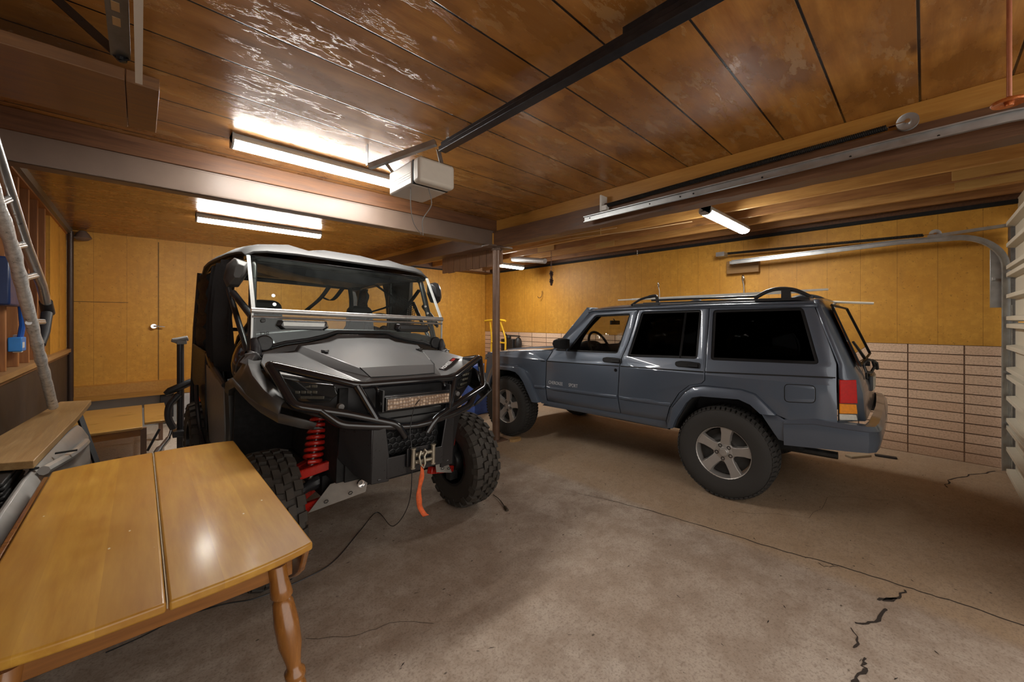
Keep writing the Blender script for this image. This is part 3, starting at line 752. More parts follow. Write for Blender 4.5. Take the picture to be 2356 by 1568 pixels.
# hood: slightly crowned, raised centre
m = MB(); secs = []
for a, zt, wd in ((1.80, 1.135, .765), (2.0, 1.128, .765), (2.4, 1.100, .765), (2.75, 1.068, .755), (2.93, 1.045, .745), (3.00, 1.025, .735)):
    secs.append([(a, b*wd, zt-.030*abs(b)**3+(.014 if abs(b) < .55 else 0)) for b in (-1, -.9, -.75, -.56, -.54, -.3, 0, .3, .54, .56, .75, .9, 1)])
m.loft(secs, closed=False, caps=False); build(m, 'hood', PAINT, car, solid=.015, smooth=40)
m = MB(); m.box(1.74, 1.84, -.72, .72, 1.085, 1.118); build(m, 'cowl', BLACKP, car, bevel=.006)
# front end
m = MB(); m.box(2.93, 3.03, -.72, .72, .62, 1.02); fp = build(m, 'front_panel', PAINT, car, bevel=.01)
for k in range(7):
    m = MB(); b = -.36+.12*k; m.box(3.028, 3.036, b-.035, b+.035, .76, .98); build(m, 'grille_slot', DARK, fp, bevel=.004)
for s in (1, -1):
    m = MB(); m.box(3.02, 3.045, min(s*.44, s*.68), max(s*.44, s*.68), .80, .96); build(m, 'headlight', mat('headlight_lens', (.6, .6, .58), .08, coat=.8), car, bevel=.015)
m = MB(); m.loft([[(2.98, b, .50), (2.98, b, .66), (x, b, .665), (x+.01, b, .58), (x-.01, b, .50)] for b, x in ((-.80, 3.0), (-.76, 3.09), (-.4, 3.16), (.4, 3.16), (.76, 3.09), (.80, 3.0))]); build(m, 'front_bumper', PAINT, car, bevel=.01)
# rear bumper with wrapped ends
m = MB(); secs = []
path = [(-.42, .868), (-.60, .878), (-.80, .885), (-.885, .880), (-.925, .84), (-.94, .70), (-.95, .35), (-.955, 0)]
path = path+[(a, -b) for a, b in path[::-1][1:]]
for i, (a, b) in enumerate(path):
    d = (Vector(path[min(i+1, len(path)-1)])-Vector(path[max(i-1, 0)])).normalized(); nrm = Vector((-d.y, d.x))
    if nrm.dot(Vector((a+.2, b))) < 0: nrm = -nrm
    z0 = .54+.11*(max(.42, min(.93, -a))-.5); zt = .715 if a > -.5 else .748
    pr = [(-.06, zt+.012), (-.01, zt+.006), (.012, zt-.022), (.006, zt-.030), (.010, zt-.09), (-.004, z0), (-.06, z0)]
    secs.append([(a+nrm.x*o_, b+nrm.y*o_, z) for o_, z in pr])
m.loft(secs); build(m, 'rear_bumper', TRIM if False else PAINT, car, smooth=40)
# tailgate wrapping the rear corners, with big rear window
tg = [(-.578, 1.605), (-.64, 1.40), (-.725, 1.154), (-.735, 1.058)]
m = MB(); secs = []
for z, a_s, a_c in ((1.612, -.575, -.618), (1.56, -.590, -.642), (1.40, -.640, -.706), (1.15, -.728, -.800), (1.06, -.735, -.835), (.95, -.80, -.860), (.765, -.80, -.87)):
    wside = bz(z)-.006 if z > 1.055 else .80; sec = []
    for b, a in ((wside, a_s), (wside-.010, a_s-.030 if z > 1.055 else a_s), (wside-.05, a_c+.008), (wside-.10, a_c), (wside*.4, a_c-.006), (0, a_c-.008)): sec.append((a, b, z))
    secs.append(sec+[(a, -b, z) for a, b, z in sec[::-1][1:]])
m.loft(secs, closed=False, caps=False); gate = build(m, 'tailgate', PAINT, car, smooth=40, solid=.015)
GL = glass('rear_mirror_glass', (.03, .02, .015), .65)
m = MB(); m.loft([[(-.650, .645, 1.57), (-.650, .3, 1.57), (-.650, 0, 1.57), (-.650, -.3, 1.57), (-.650, -.645, 1.57)],
                  [(-.730, .695, 1.36), (-.730, .3, 1.36), (-.730, 0, 1.36), (-.730, -.3, 1.36), (-.730, -.695, 1.36)],
                  [(-.813, .735, 1.14), (-.813, .3, 1.14), (-.813, 0, 1.14), (-.813, -.3, 1.14), (-.813, -.735, 1.14)]], closed=False, caps=False)
m.v = [(x-.018, y, z) for x, y, z in m.v]
rw = build(m, 'rear_window', GL, gate, smooth=0, solid=.006, solid_off=0)
m = MB(); m.tube([(-.676, .645, 1.57), (-.756, .695, 1.36), (-.839, .735, 1.14), (-.839, -.735, 1.14), (-.756, -.695, 1.36), (-.676, -.645, 1.57)], .0065, 6, closed=True); build(m, 'window_seal', SEAL, rw)
m = MB(); m.tube([(-.852, 0, 1.11), (-.808, .2, 1.22), (-.780, .36, 1.29)], .007, 6); m.lathe([(.02, 0), (.02, .03)], (-.862, 0, 1.10), 'x', 10); build(m, 'rear_wiper', BLACKP, gate)
m = MB(); m.box(-.885, -.86, -.2, .2, .90, 1.02); build(m, 'plate_recess', TRIM, gate, bevel=.01)
m = MB(); m.box(-.892, -.885, -.15, .15, .91, 1.01); build(m, 'number_plate', mat('plate_cream', (.6, .58, .5), .5), gate)
# hitch-like black bracket sticking out at the tailgate corner
m = MB()
m.tube([(-.835, .40, 1.13), (-.865, .36, 1.16), (-.885, .30, 1.15), (-.895, .27, 1.10), (-.88, .33, 1.06), (-.855, .40, 1.07)], .010, 6, closed=True); m.tube([(-.885, .30, 1.15), (-.905, .25, 1.13), (-.91, .22, 1.08)], .012, 6); m.tube([(-.855, .40, 1.06), (-.86, .43, 1.02)], .008, 6)
build(m, 'tailgate_bracket', BLACKP, gate)
# underbody
m = MB(); m.box(-.50, 2.95, -.62, .62, .44, .52); build(m, 'underbody', DARK, car)
m = MB(); m.cyl((0, -.70, .375), (0, .70, .375), .04, n=12); m.ball((0, .05, .375), .13); build(m, 'rear_axle', ALLOYD, car)
m = MB(); m.cyl((2.52, -.70, .365), (2.52, .70, .365), .035, n=12); build(m, 'front_axle', ALLOYD, car)
m = MB(); m.tube([(-.25, .52, .36), (-.25, .50, .42), (-.7, .5, .43)], .028, 8); m.box(-.78, -.50, .1, .40, .47, .55); build(m, 'muffler', ALLOYD, car)
# interior
m = MB(); m.loft([[(1.52, b, .9), (1.52, b, 1.10), (1.58, b, 1.16), (1.78, b, 1.125), (1.78, b, .9)] for b in (-.74, .74)]); m.ball((1.58, .38, 1.15), .16, sc=(.7, 1.2, .45)); build(m, 'dashboard', INT, car, smooth=50)
m = MB(); c0 = Vector((1.45, .38, 1.145)); ring = [c0+Vector((+.42*math.sin(a)*.19*1.0, .19*math.cos(a), .19*math.sin(a)*.92)) for a in [2*PI*i/28 for i in range(28)]]
m.tube(ring, .015, 8, closed=True)
for a in (0.2, PI-.2, -PI/2): m.tube([c0+Vector((.02, 0, 0)), c0+Vector((.42*math.sin(a)*.19, .19*math.cos(a), .19*math.sin(a)*.92))], .013, 6)
m.ball(tuple(c0+Vector((.02, 0, 0))), .05); m.tube([c0+Vector((.02, 0, 0)), (1.60, .38, 1.06)], .03, 8); build(m, 'steering_wheel', INT, car)
for b in (.38, -.38):
    m = MB(); m.box(.62, 1.08, b-.24, b+.24, .66, .80); m.loft([[(x, b+u, z) for x, u, z in ((x0, -wd, zz), (x0, wd, zz), (x0-.12, wd, zz), (x0-.12, -wd, zz))] for x0, wd, zz in ((.68, .24, .76), (.60, .23, 1.05), (.55, .17, 1.17), (.54, .10, 1.19))]); build(m, 'front_seat', INT, car, bevel=.03, seg=3)
m = MB(); m.box(-.15, .30, -.62, .62, .64, .80); m.box(-.25, -.12, -.62, .62, .76, 1.15); build(m, 'rear_seat', INT, car, bevel=.03)
m = MB(); m.box(1.455, 1.48, -.10, .10, 1.405, 1.455); m.cyl((1.47, 0, 1.45), (1.49, 0, 1.478), .008, n=6); build(m, 'interior_mirror', BLACKP, car, bevel=.012)
# lettering on the front door
text('CHEROKEE', .052, basis((1.715, .8695, .752), (-1, 0, 0), (0, 0, 1)), mat('silver_letters', (.62, .63, .66), .35, .3), car, xscale=.74)
text('SPORT', .052, basis((1.475, .8695, .752), (-1, 0, 0), (0, 0, 1)), mat('silver_letters', (.6, .6, .6)), car, xscale=.74)
# wheels
def tyre_mesh(R, W, rr, lugs, rowsp, block_h, block=.62, side=True):
    """tyre around the local y axis with tread blocks"""
    m = MB(); h = W/2; Rb = R-block_h
    prof = [(rr, -h*.80), (rr+.012, -h*.92), (rr+(Rb-rr)*.45, -h*1.04), (Rb-.035, -h*1.0), (Rb-.008, -h*.86), (Rb, -h*.6), (Rb+.002, 0), (Rb, h*.6), (Rb-.008, h*.86), (Rb-.035, h*1.0), (rr+(Rb-rr)*.45, h*1.04), (rr+.012, h*.92), (rr, h*.80)]
    m.lathe(prof, (0, 0, 0), 'y', 56, caps=False); m.lathe([(rr, -h*.8), (rr-.002, 0), (rr, h*.8)], (0, 0, 0), 'y', 56, caps=False)
    def put(a, y0, y1, da, r0a, r1a, skew=0, drop=0):
        vs = []
        for (yy, rt) in ((y0, r1a), (y1, r0a)):
            for aa in (a-da/2, a+da/2):
                q = aa+skew*(yy-y0)
                for r in (Rb-.012-(drop if yy == y1 else 0), rt): vs.append((r*math.cos(q), yy, r*math.sin(q)))
        m.add(vs, [(0, 1, 3, 2), (4, 6, 7, 5), (0, 4, 5, 1), (2, 3, 7, 6), (1, 5, 7, 3), (0, 2, 6, 4)])
    for k in range(lugs):
        a = 2*PI*k/lugs; da = 2*PI/lugs*block
        for i, (y0, y1, ph, sk) in enumerate(rowsp): put(a+ph*2*PI/lugs, y0*h, y1*h, da, R if abs(y1) < .95 else R-.016, R if abs(y0) < .95 else R-.016, sk)
        if side:
            for sg in (1, -1):
                vs = []
                ext = .03 if k % 2 else .055
                for aa in (a-da/2, a+da/2):
                    for r, y in ((R-.016, h*.93), (R-.018-ext, h*1.06), (R-.03-ext, h*.9), (R-.04, h*.8)): vs.append((r*math.cos(aa), sg*y, r*math.sin(aa)))
                m.add(vs, [(0, 1, 2, 3), (4, 7, 6, 5), (0, 4, 5, 1), (1, 5, 6, 2), (0, 3, 7, 4)])
    return m
TREAD_ROAD = [(-.95, -.62, 0, .4), (-.58, -.22, .5, -.5), (-.18, .18, .15, .5), (.22, .58, .5, -.5), (.62, .95, 0, .4)]
road = tyre_mesh(.375, .235, .205, 60, TREAD_ROAD, .012, .66, side=False)
def alloy(m_r, n=5):
    m = MB(); m.lathe([(.222, .085), (.226, .098), (.216, .104), (.203, .094), (.196, .06), (.19, -.08), (.215, -.09), (.222, -.085)], (0, 0, 0), 'y', 48, caps=False)
    for k in range(n):
        a = PI/2+2*PI*k/n+.12; ca, sa = math.cos(a), math.sin(a)
        prof = [(.045, -.05), (.095, -.040), (.150, -.042), (.200, -.056), (.203, .056), (.150, .042), (.095, .040), (.045, .05)]
        def P(r, t, y): return (r*ca-t*sa, y, r*sa+t*ca)
        ys = {.045: .062, .095: .072, .150: .080, .200: .088, .203: .088}
        top = [P(r, t*.80, ys[r]) for r, t in prof]; bot = [P(r, t, ys[r]-.035) for r, t in prof]; nn = len(prof)
        m.add(top+bot, [tuple(range(nn)), tuple(range(nn, 2*nn))[::-1]]+[(i, (i+1) % nn, nn+(i+1) % nn, nn+i) for i in range(nn)])
    m.lathe([(.080, .03), (.082, .060), (.070, .066), (.036, .066), (.034, .080), (.028, .086), (0.001, .086)], (0, 0, 0), 'y', 30, caps=False)
    return m
hubc = alloy(None)
def car_wheel(a, s):
    m = MB(); m.v = [(x, y*s, z) for x, y, z in road.v]; m.f = road.f; m.mi = road.mi
    m.v = [(x+a, y+s*.755, z+.372) for x, y, z in m.v]
    if s < 0: m.f = [f[::-1] for f in m.f]
    wl = bpy.data.objects.new('wheel', None); col.objects.link(wl); wl.parent = car; wl.empty_display_size = .1
    build(m, 'tyre', RUBBER, wl, smooth=30)
    m = MB(); m.v = [(x+a, s*y+s*.755, z+.372) for x, y, z in hubc.v]; m.f = hubc.f; m.mi = hubc.mi; build(m, 'rim', ALLOY, wl, smooth=40, bevel=.002)
    m = MB()
    m.lathe([(.02, .0), (.185, .0), (.185, .03), (.12, .035), (.10, .05), (.02, .05)], (a, s*.755 if s > 0 else s*.755-.05, .372), 'y', 28); build(m, 'brake_drum', ALLOYD, wl)
    for k in range(5):
        q = PI/2+2*PI*(k+.5)/5+.12; r = .056; m = MB(); m.lathe([(.0155, .052), (.0155, .069), (.010, .070), (.009, .064), (.0, .064)], (0, 0, 0), 'y', 10, caps=False); 
        m.v = [(x+a+r*math.cos(q), s*(y+.755), z+.372+r*math.sin(q)) for x, y, z in m.v]; build(m, 'lug_nut', BLACKG, wl)
for a, s in ((0, 1), (2.52, 1), (0, -1), (2.52, -1)): car_wheel(a, s)

# poles lying on the roof rack
def lying(name, label, p0, p1, r, mtl, cat='pole', group=None, flat=False):
    Mx = Matrix.Translation((4.309, 1.169, 0)) @ Matrix.Rotation(math.radians(92.03), 4, 'Z')
    a, b = Mx @ Vector(p0), Mx @ Vector(p1); m = MB()
    if flat: m.beam(a, b, r*3.2, r*1.3)
    else: m.cyl(a, b, r, n=10)
    return tag(build(m, name, mtl), label, cat, group)
CREAM = mat('cream_pole', (.85, .80, .70), .35, var=.08)
lying('roof_strip', 'long pale strip lying on the car roof nearest the viewer, its front end ahead of the rack', (1.25, .30, 1.688), (-.62, .30, 1.706), .011, CREAM, 'strip', None, True)
lying('roof_pole', 'long aluminium pole on the car roof beside the pale strip', (1.18, .12, 1.700), (-.45, .12, 1.706), .011, CREAM)
lying('roof_pole', 'thin cream pole on the car roof reaching past the rear corner', (.5, -.12, 1.715), (-.575, -.20, 1.736), .009, CREAM)
lying('roof_pole', 'cream pole on the far side of the car roof sticking out toward the rear wall', (.4, -.28, 1.700), (-.875, -.30, 1.604), .011, CREAM)
# ------------------------------------------------------------- side-by-side off-road vehicle
utv = thing('utility_vehicle', 'grey and black off-road side-by-side with roof, bull bar, light bar and winch strap', 'off-road vehicle', (1.178, 2.548, 0), math.radians(.6))
UR = Matrix.Rotation(math.radians(2.1), 4, 'Y')        # the body leans a little to its left on its springs
def UM(): return MB(UR)
GREY = mat('satin_grey_body', (.135, .135, .138), .36, .15, var=.06, scale=300, coat=.1)
ROOFG = mat('grey_roof_plastic', (.075, .076, .078), .55, var=.08, scale=200, bump=.03)
SIDEG = mat('grey_side_panel', (.20, .19, .18), .42, var=.1, scale=40)
FLARE = mat('dark_grey_fender', (.055, .054, .053), .45, var=.25, scale=10)
FABRIC = mat('black_netting', (.012, .012, .014), .8)
LENS = mat('smoked_lens', (.02, .02, .02), .08, coat=1., var=.3, scale=20)
def ub(m, name, mt, par=None, **k): return build(m, name, mt, par or utv, **k)
def sy(pts, s): return [(s*a, b, z) for a, b, z in pts]
# hood: raised centre panel with folded sides
P1, P2 = (.452, .36, 1.275), (.262, -.20, 1.158)
cp = [(.0, .415, 1.325), (.20, .405, 1.322), (.225, .385, 1.30), P1, P2, (0, -.21, 1.158)]
m = UM(); D1, D2 = (.20, .395, 1.322), (.155, .02, 1.232)
half = {'D0': (0, .40, 1.335), 'D1': (.205, .385, 1.325), 'E': (.26, .375, 1.300), 'P1': P1, 'P2': P2, 'C0': (0, -.205, 1.162), 'F': (.13, .10, 1.262), 'F0': (0, .12, 1.275),
        'B2': (.217, -.262, 1.108), 'B0': (0, -.272, 1.108), 'Q1': (.475, .34, 1.235), 'Q2': (.275, -.285, 1.082), 'Qm': (.37, .05, 1.150), 'O1': (.655, .335, 1.222), 'O2': (.715, .10, 1.185), 'O3': (.725, -.11, 1.150), 'O4': (.50, -.20, 1.105), 'N0': (0, -.31, 1.070), 'N2': (.235, -.30, 1.070)}
K = list(half); pos = [half[k] for k in K]; neg = [(-a, b, z) for a, b, z in pos]; nk = len(K)
fc = [('D0', 'D1', 'F', 'F0'), ('F0', 'F', 'C0'), ('D1', 'E', 'F'), ('E', 'P1', 'P2', 'F'), ('F', 'P2', 'C0'), ('C0', 'P2', 'B2', 'B0'), ('P1', 'Q1', 'Qm', 'P2'), ('P2', 'Qm', 'Q2', 'B2'), ('Q1', 'O1', 'O2', 'Qm'), ('Qm', 'O2', 'O3', 'O4'), ('Qm', 'O4', 'Q2'), ('B2', 'Q2', 'N2'), ('B0', 'B2', 'N2', 'N0')]
m.add(pos, [tuple(K.index(k) for k in f) for f in fc]); m.add(neg, [tuple(K.index(k) for k in f)[::-1] for f in fc])
hood = ub(m, 'hood', GREY, smooth=20, solid=.012, bevel=.004)
m = UM(); m.tube([(-.262, -.20, 1.160), (-.222, -.266, 1.106), (0, -.276, 1.104), (.222, -.266, 1.106), (.262, -.20, 1.160), (.30, -.09, 1.180)], .0035, 6); ub(m, 'hood_gap', DARK, hood)
for s in (-1, 1):
    m = UM(); m.box(min(s*.325, s*.37), max(s*.325, s*.37), .14, .165, 1.236, 1.250); m.box(min(s*.335, s*.36), max(s*.335, s*.36), .115, .14, 1.236, 1.246); ub(m, 'hood_clip', BLACKG, hood, bevel=.003)
# hood lettering on the left flank of the hood
mo = basis(tuple(UR @ Vector((.512, .075, 1.1735))), (.62, .78, .12), (-.74, .60, .27))
m = UM(); zf = lambda a, b: 1.1545+.091*(a-.37)+.203*(b-.05)
m.slab([(a, b, zf(a, b)) for a, b in ((.345, -.135), (.375, -.175), (.635, .005), (.60, .055))], .002)
dk = ub(m, 'decal', BLACKG, hood); dk.location = (0, 0, .0)
mo = basis(tuple(UR @ Vector((.445, -.088, zf(.445, -.088)+.0045))), (.225, .16, .053), (-.58, .81, .11))
text('PIONEER', .045, mo, mat('white_decal', (.8, .8, .8), .4), hood, name='lettering', xscale=1.05)
mo = basis(tuple(UR @ Vector((.565, .0, zf(.565, 0)+.0045))), (.225, .16, .053), (-.58, .81, .11))
text('1000', .034, mo, mat('red_decal', (.6, .05, .04), .4), hood, name='lettering', xscale=1.0)
# cowl and lower dashboard panel behind the hood
m = UM()
arch = [(-.73, 1.22), (-.64, 1.25), (-.52, 1.285), (-.38, 1.305), (-.26, 1.335), (-.19, 1.362), (.19, 1.362), (.26, 1.335), (.38, 1.305), (.52, 1.285), (.64, 1.25), (.73, 1.22)]
m.loft([[(a, .43, z+.0), (a, .36, z-.015), (a, .35, z-.06), (a, .45, z-.08)] for a, z in arch]); cowl = ub(m, 'cowl', BLACKG, smooth=40, bevel=.004)
m = UM(); m.tube([(a, .385, z+.004) for a, z in arch], .012, 8); ub(m, 'cowl_seal', BLACKP, cowl)
m = UM(); m.box(-.70, .70, .42, .60, 1.02, 1.26); m.loft([[(-.69, .5, 1.20), (-.69, .74, 1.20), (-.69, .72, 1.34), (-.69, .52, 1.34)], [(-.3, .5, 1.20), (-.3, .74, 1.20), (-.3, .72, 1.385), (-.3, .52, 1.385)], [(.3, .5, 1.20), (.3, .74, 1.20), (.3, .72, 1.385), (.3, .52, 1.385)], [(.69, .5, 1.20), (.69, .74, 1.20), (.69, .72, 1.34), (.69, .52, 1.34)]]); ub(m, 'dashboard', BLACKP, bevel=.012)
# front fascia
m = UM()
m.loft([[(s_*.70, -.04, 1.135), (s_*.70, -.03, .96)] if False else [(s_*a, b, z1), (s_*a, b+.02, z0), (s_*a, .3, z0+.02), (s_*a, .3, z1)] for s_, a, b, z1, z0 in ((-1, .70, -.06, 1.135, .97), (-1, .52, -.19, 1.10, .90), (-1, .26, -.285, 1.07, .80), (1, .26, -.285, 1.07, .80), (1, .52, -.19, 1.10, .90), (1, .70, -.06, 1.135, .97))])
fas = ub(m, 'front_fascia', BLACKP, smooth=25, bevel=.006)
m = UM(); m.box(-.24, .24, -.335, -.28, .86, .90); m.slab([(-.22, -.345, .86), (.22, -.345, .86), (.20, -.36, .80), (-.20, -.36, .80)], .02); ub(m, 'fascia_lip', FLARE, fas, bevel=.006)
for s in (-1, 1):
    m = UM(); q = sy([(.675, -.085, 1.120), (.655, -.105, 1.02), (.60, -.155, .985), (.44, -.225, .975), (.40, -.245, 1.02), (.42, -.235, 1.075), (.60, -.150, 1.100)], s)
    m.slab(q if s < 0 else q[::-1], .014); hl = ub(m, 'headlight', LENS, bevel=.006)
    for dz, w0, w1 in ((1.068, .62, .50), (1.035, .60, .50), (1.005, .585, .46)):
        m = UM(); nb = 4 if dz > 1.02 else 1
        for k in range(nb):
            a0 = w0+(w1-w0)*(k+.08)/nb; a1 = w0+(w1-w0)*(k+.92)/nb; bb = lambda a: -.085-(.675-a)*.60-.020
            m.slab(sy([(a0, bb(a0), dz+.010), (a0, bb(a0), dz-.006), (a1, bb(a1), dz-.008), (a1, bb(a1), dz+.008)], s) if s < 0 else sy([(a0, bb(a0), dz+.010), (a0, bb(a0), dz-.006), (a1, bb(a1), dz-.008), (a1, bb(a1), dz+.008)], s)[::-1], .006)
        ub(m, 'lamp_element', mat('lamp_element', (.16, .15, .12), .2, .5, var=.3, scale=80), hl, bevel=.002)
    m = UM(); m.slab(sy([(.690, -.070, 1.125), (.60, -.150, 1.108), (.585, -.16, 1.098), (.66, -.095, 1.108)], s) if s < 0 else sy([(.690, -.070, 1.125), (.60, -.150, 1.108), (.585, -.16, 1.098), (.66, -.095, 1.108)], s)[::-1], .012)
    ub(m, 'marker_lens', mat('clear_grey_lens', (.30, .30, .29), .15, coat=.8), hl)
    m = UM(); m.lathe([(.016, 0), (.018, .03), (.012, .032), (.012, .01)], (s*.40, -.30, .955), 'y', 14); ub(m, 'tow_socket', SIDEG, fas)
# honeycomb grille
m = UM(); m.box(-.19, .19, -.37, -.355, .66, .82); gr = ub(m, 'grille', DARK)
m = UM()
for r in range(5):
    for c in range(9):
        cx_, cz_ = -.165+c*.0415+(r % 2)*.02, .672+r*.034
        if cx_ > .18: continue
        ring = [(cx_+.021*math.cos(a), -.380, cz_+.0175*math.sin(a)) for a in [PI/6+k*PI/3 for k in range(6)]]
        m.tube(ring, .0028, 4, closed=True)
o = ub(m, 'grille_mesh', BLACKP, gr, smooth=0)
# bull bar
tr = .0235
def bar(pts, name='bar_tube', par=None, r=tr, fil=.04): m = UM(); m.tube(fillet(pts, fil), r, 10); return ub(m, name, BLACKG, par, smooth=50)
bb0 = bar([(-.69, .02, 1.165), (-.722, -.135, 1.190), (-.325, -.344, 1.075), (.325, -.344, 1.075), (.722, -.135, 1.190), (.69, .02, 1.165)], 'bull_bar')
for s in (-1, 1):
    bar([(s*.722, -.135, 1.188), (s*.640, -.29, .985), (s*.40, -.375, .930), (s*.13, -.435, .845), (s*.075, -.43, .765)], par=bb0)
    bar([(s*.52, -.335, .955), (s*.435, -.385, .878), (s*.267, -.42, .850), (s*.08, -.425, .822), (0, -.425, .818)], par=bb0)
    bar([(s*.335, -.342, 1.072), (s*.245, -.41, .885)], par=bb0)
    # bumper side plates
    m = UM(); m.slab([(s*.205, -.445, .845), (s*.275, -.430, .845), (s*.275, -.430, .53), (s*.175, -.445, .53), (s*.175, -.445, .66)][::(1 if s > 0 else -1)], .012)
    ub(m, 'bumper_plate', BLACKM, bb0, bevel=.004)
    m = UM(); m.slab([(s*.275, -.430, .845), (s*.42, -.33, .855), (s*.40, -.26, .66), (s*.30, -.30, .545), (s*.275, -.430, .53)][::(1 if s > 0 else -1)], .010)
    ub(m, 'bumper_wing', BLACKM, bb0, bevel=.004)
m = UM(); m.slab([(-.19, -.445, .665), (.19, -.445, .665), (.19, -.445, .555), (-.19, -.445, .545)], .012); m.slab([(-.24, -.44, .545), (.24, -.44, .555), (.22, -.20, .47), (-.22, -.20, .47)], .012)
ub(m, 'winch_tray', BLACKM, bb0, bevel=.004)
m = UM(); m.lathe([(.022, 0), (.024, .01), (.012, .012), (.012, .03), (.0, .03)], (-.27, -.30, .50), 'y', 14, caps=False); ub(m, 'skid_bolt', CHROME, bb0)
# light bar
m = UM(); m.box(-.218, .218, -.462, -.405, .935, 1.008); m.box(-.222, .222, -.45, -.41, 1.008, 1.016)
for k in range(9): m.box(-.2+.05*k-.002, -.2+.05*k+.002, -.405, -.39, .94, 1.0)
lb = ub(m, 'light_bar', BLACKG, bevel=.005)
m = UM(); m.box(-.208, .208, -.466, -.461, .943, 1.0)
def led_mat():
    t = NT('led_lens'); v = t.coord('Object'); vo = t.new('ShaderNodeTexVoronoi'); vo.inputs['Scale'].default_value = 52; vo.inputs['Randomness'].default_value = .35; t.link(v, vo.inputs['Vector'])
    t.set(color=t.mix(t.ramp(vo.outputs['Distance'], [(.2, 0), (.6, 1)]), (.80, .62, .45), (.22, .14, .09)), rough=.2, coat=.6, coatr=.05); t.bump(vo.outputs['Distance'], .6, .004); return t.m
ub(m, 'led_lens', led_mat(), lb)
for s in (-1, 1):
    m = UM(); m.box(min(s*.222, s*.232), max(s*.222, s*.232), -.45, -.36, .93, 1.05); m.lathe([(.012, 0), (.012, .012)], (s*.232-.006, -.43, .972), 'x', 10); m.cyl((s*.228, -.40, 1.03), (s*.228, -.35, 1.06), .012, n=10); ub(m, 'light_bracket', BLACKM, lb)
# winch fairlead, hook and strap
m = UM(); m.box(-.075, .115, -.462, -.450, .59, .70); fl = ub(m, 'winch_fairlead', BLACKM, bevel=.004)
STL = mat('worn_steel_roller', (.42, .38, .30), .35, .7, var=.25)
for a in (-.048, .088):
    m = UM(); m.cyl((a, -.485, .59), (a, -.485, .70), .013, n=12); m.lathe([(.017, .585), (.017, .592)], (a, -.485, 0), 'z', 10); m.lathe([(.017, .698), (.017, .705)], (a, -.485, 0), 'z', 10); ub(m, 'fairlead_roller', STL, fl)
for z in (.618, .662):
    m = UM(); m.cyl((-.035, -.485, z), (.075, -.485, z), .012, n=12); ub(m, 'fairlead_roller', STL, fl)
m = UM(); m.tube([(-.008, -.505, .685), (-.022, -.51, .655), (-.012, -.512, .61), (.006, -.512, .585), (.018, -.51, .61), (.014, -.508, .65), (.03, -.505, .675), (.012, -.503, .69)], .007, 8); ub(m, 'winch_hook', STL, fl)
m = UM(); path = smooth_path([(0, -.512, .60), (-.004, -.513, .54), (-.012, -.514, .48), (-.020, -.515, .42), (-.012, -.515, .37), (.020, -.515, .31), (.035, -.515, .295)], 4)
secs = []
for i, p in enumerate(path): wv = .010+.006*min(1, i/8); secs.append([(p.x-wv, p.y-.003*math.sin(i), p.z), (p.x+wv, p.y+.008*math.cos(i*.7), p.z+.004)])
m.loft(secs, closed=False, caps=False); ub(m, 'pull_strap', mat('orange_webbing', (.75, .13, .03), .7, var=.3, scale=60), fl, solid=.003)
# windscreen: upper pane, bars, lower pane
WSG = glass('scratched_polycarbonate', (.93, .96, .94), .03, opac=.01)
WSL = glass('hazy_lower_pane', (.88, .92, .93), .06, opac=.07)
zt = 1.868
m = UM(); m.slab([(-.705, .41, 1.50), (.705, .41, 1.50), (.705, .648, zt), (-.70, .648, zt)], .003); ws = ub(m, 'windscreen', WSG, smooth=0)
m = UM(); m.slab([(-.71, .385, 1.235), (.71, .385, 1.235), (.712, .398, 1.475), (-.712, .398, 1.475)], .003); wl = ub(m, 'lower_windscreen', WSL, smooth=0)
m = UM(); m.tube([(-.72, .40, 1.492), (.722, .40, 1.492)], .019, 12); ub(m, 'screen_bar', ALU, ws)
m = UM(); m.tube([(-.715, .392, 1.452), (.715, .392, 1.452)], .008, 8); ub(m, 'screen_bar', ALU, ws)
CLRED = mat('pale_clear_edge', (.65, .68, .68), .15, .2)
for s in (-1, 1):
    m = UM(); m.beam((s*.708, .40, 1.50), (s*.704, .650, zt+.005), .022, .010, up=(0, -1, .5)); ub(m, 'screen_edge', CLRED, ws)
    m = UM(); m.beam((s*.712, .388, 1.24), (s*.713, .396, 1.475), .012, .008, up=(0, -1, .1)); ub(m, 'screen_edge', CLRED, wl)
    # vents
    m = UM(); prof = [(.165, -.012), (.150, .030), (-.150, .030), (-.165, -.008), (-.135, -.034), (.135, -.034)]
    m.loft([[(s*.418+a*k, .392-d, 1.408+z*k) for a, z in prof] for k, d in ((1.0, 0), (1.0, .018), (.86, .040))])
    v_ = ub(m, 'screen_vent', BLACKG, wl, smooth=20, bevel=.003)
    m = UM(); m.slab([(s*.418-.13, .350, 1.425), (s*.418-.125, .350, 1.400), (s*.418+.125, .350, 1.400), (s*.418+.13, .350, 1.425)][::-1], .004); ub(m, 'vent_face', mat('vent_silver' if s < 0 else 'vent_black', (.55, .56, .54) if s < 0 else (.05, .05, .055), .3, .3), v_)
    for a, z in ((.655, 1.43), (.655, 1.30)): m = UM(); m.lathe([(.013, 0), (.013, .006), (.004, .008), (.0, .008)], (s*a, .375, z), 'y', 12, caps=False); ub(m, 'screen_bolt', BLACKM, wl)
    for z in (1.60, 1.54):
        m = UM(); bq = .41+.238*(z-1.5)/.368; m.lathe([(.012, 0), (.012, .006), (.0, .007)], (s*.585, bq-.012, z), 'y', 12, caps=False); ub(m, 'screen_bolt', CHROME, ws)
mo = basis(tuple(UR @ Vector((-.645, .3815, 1.345))), (1, 0, 0), (0, .05, 1))
text('128', .034, mo, BLACKP, wl, name='marking')
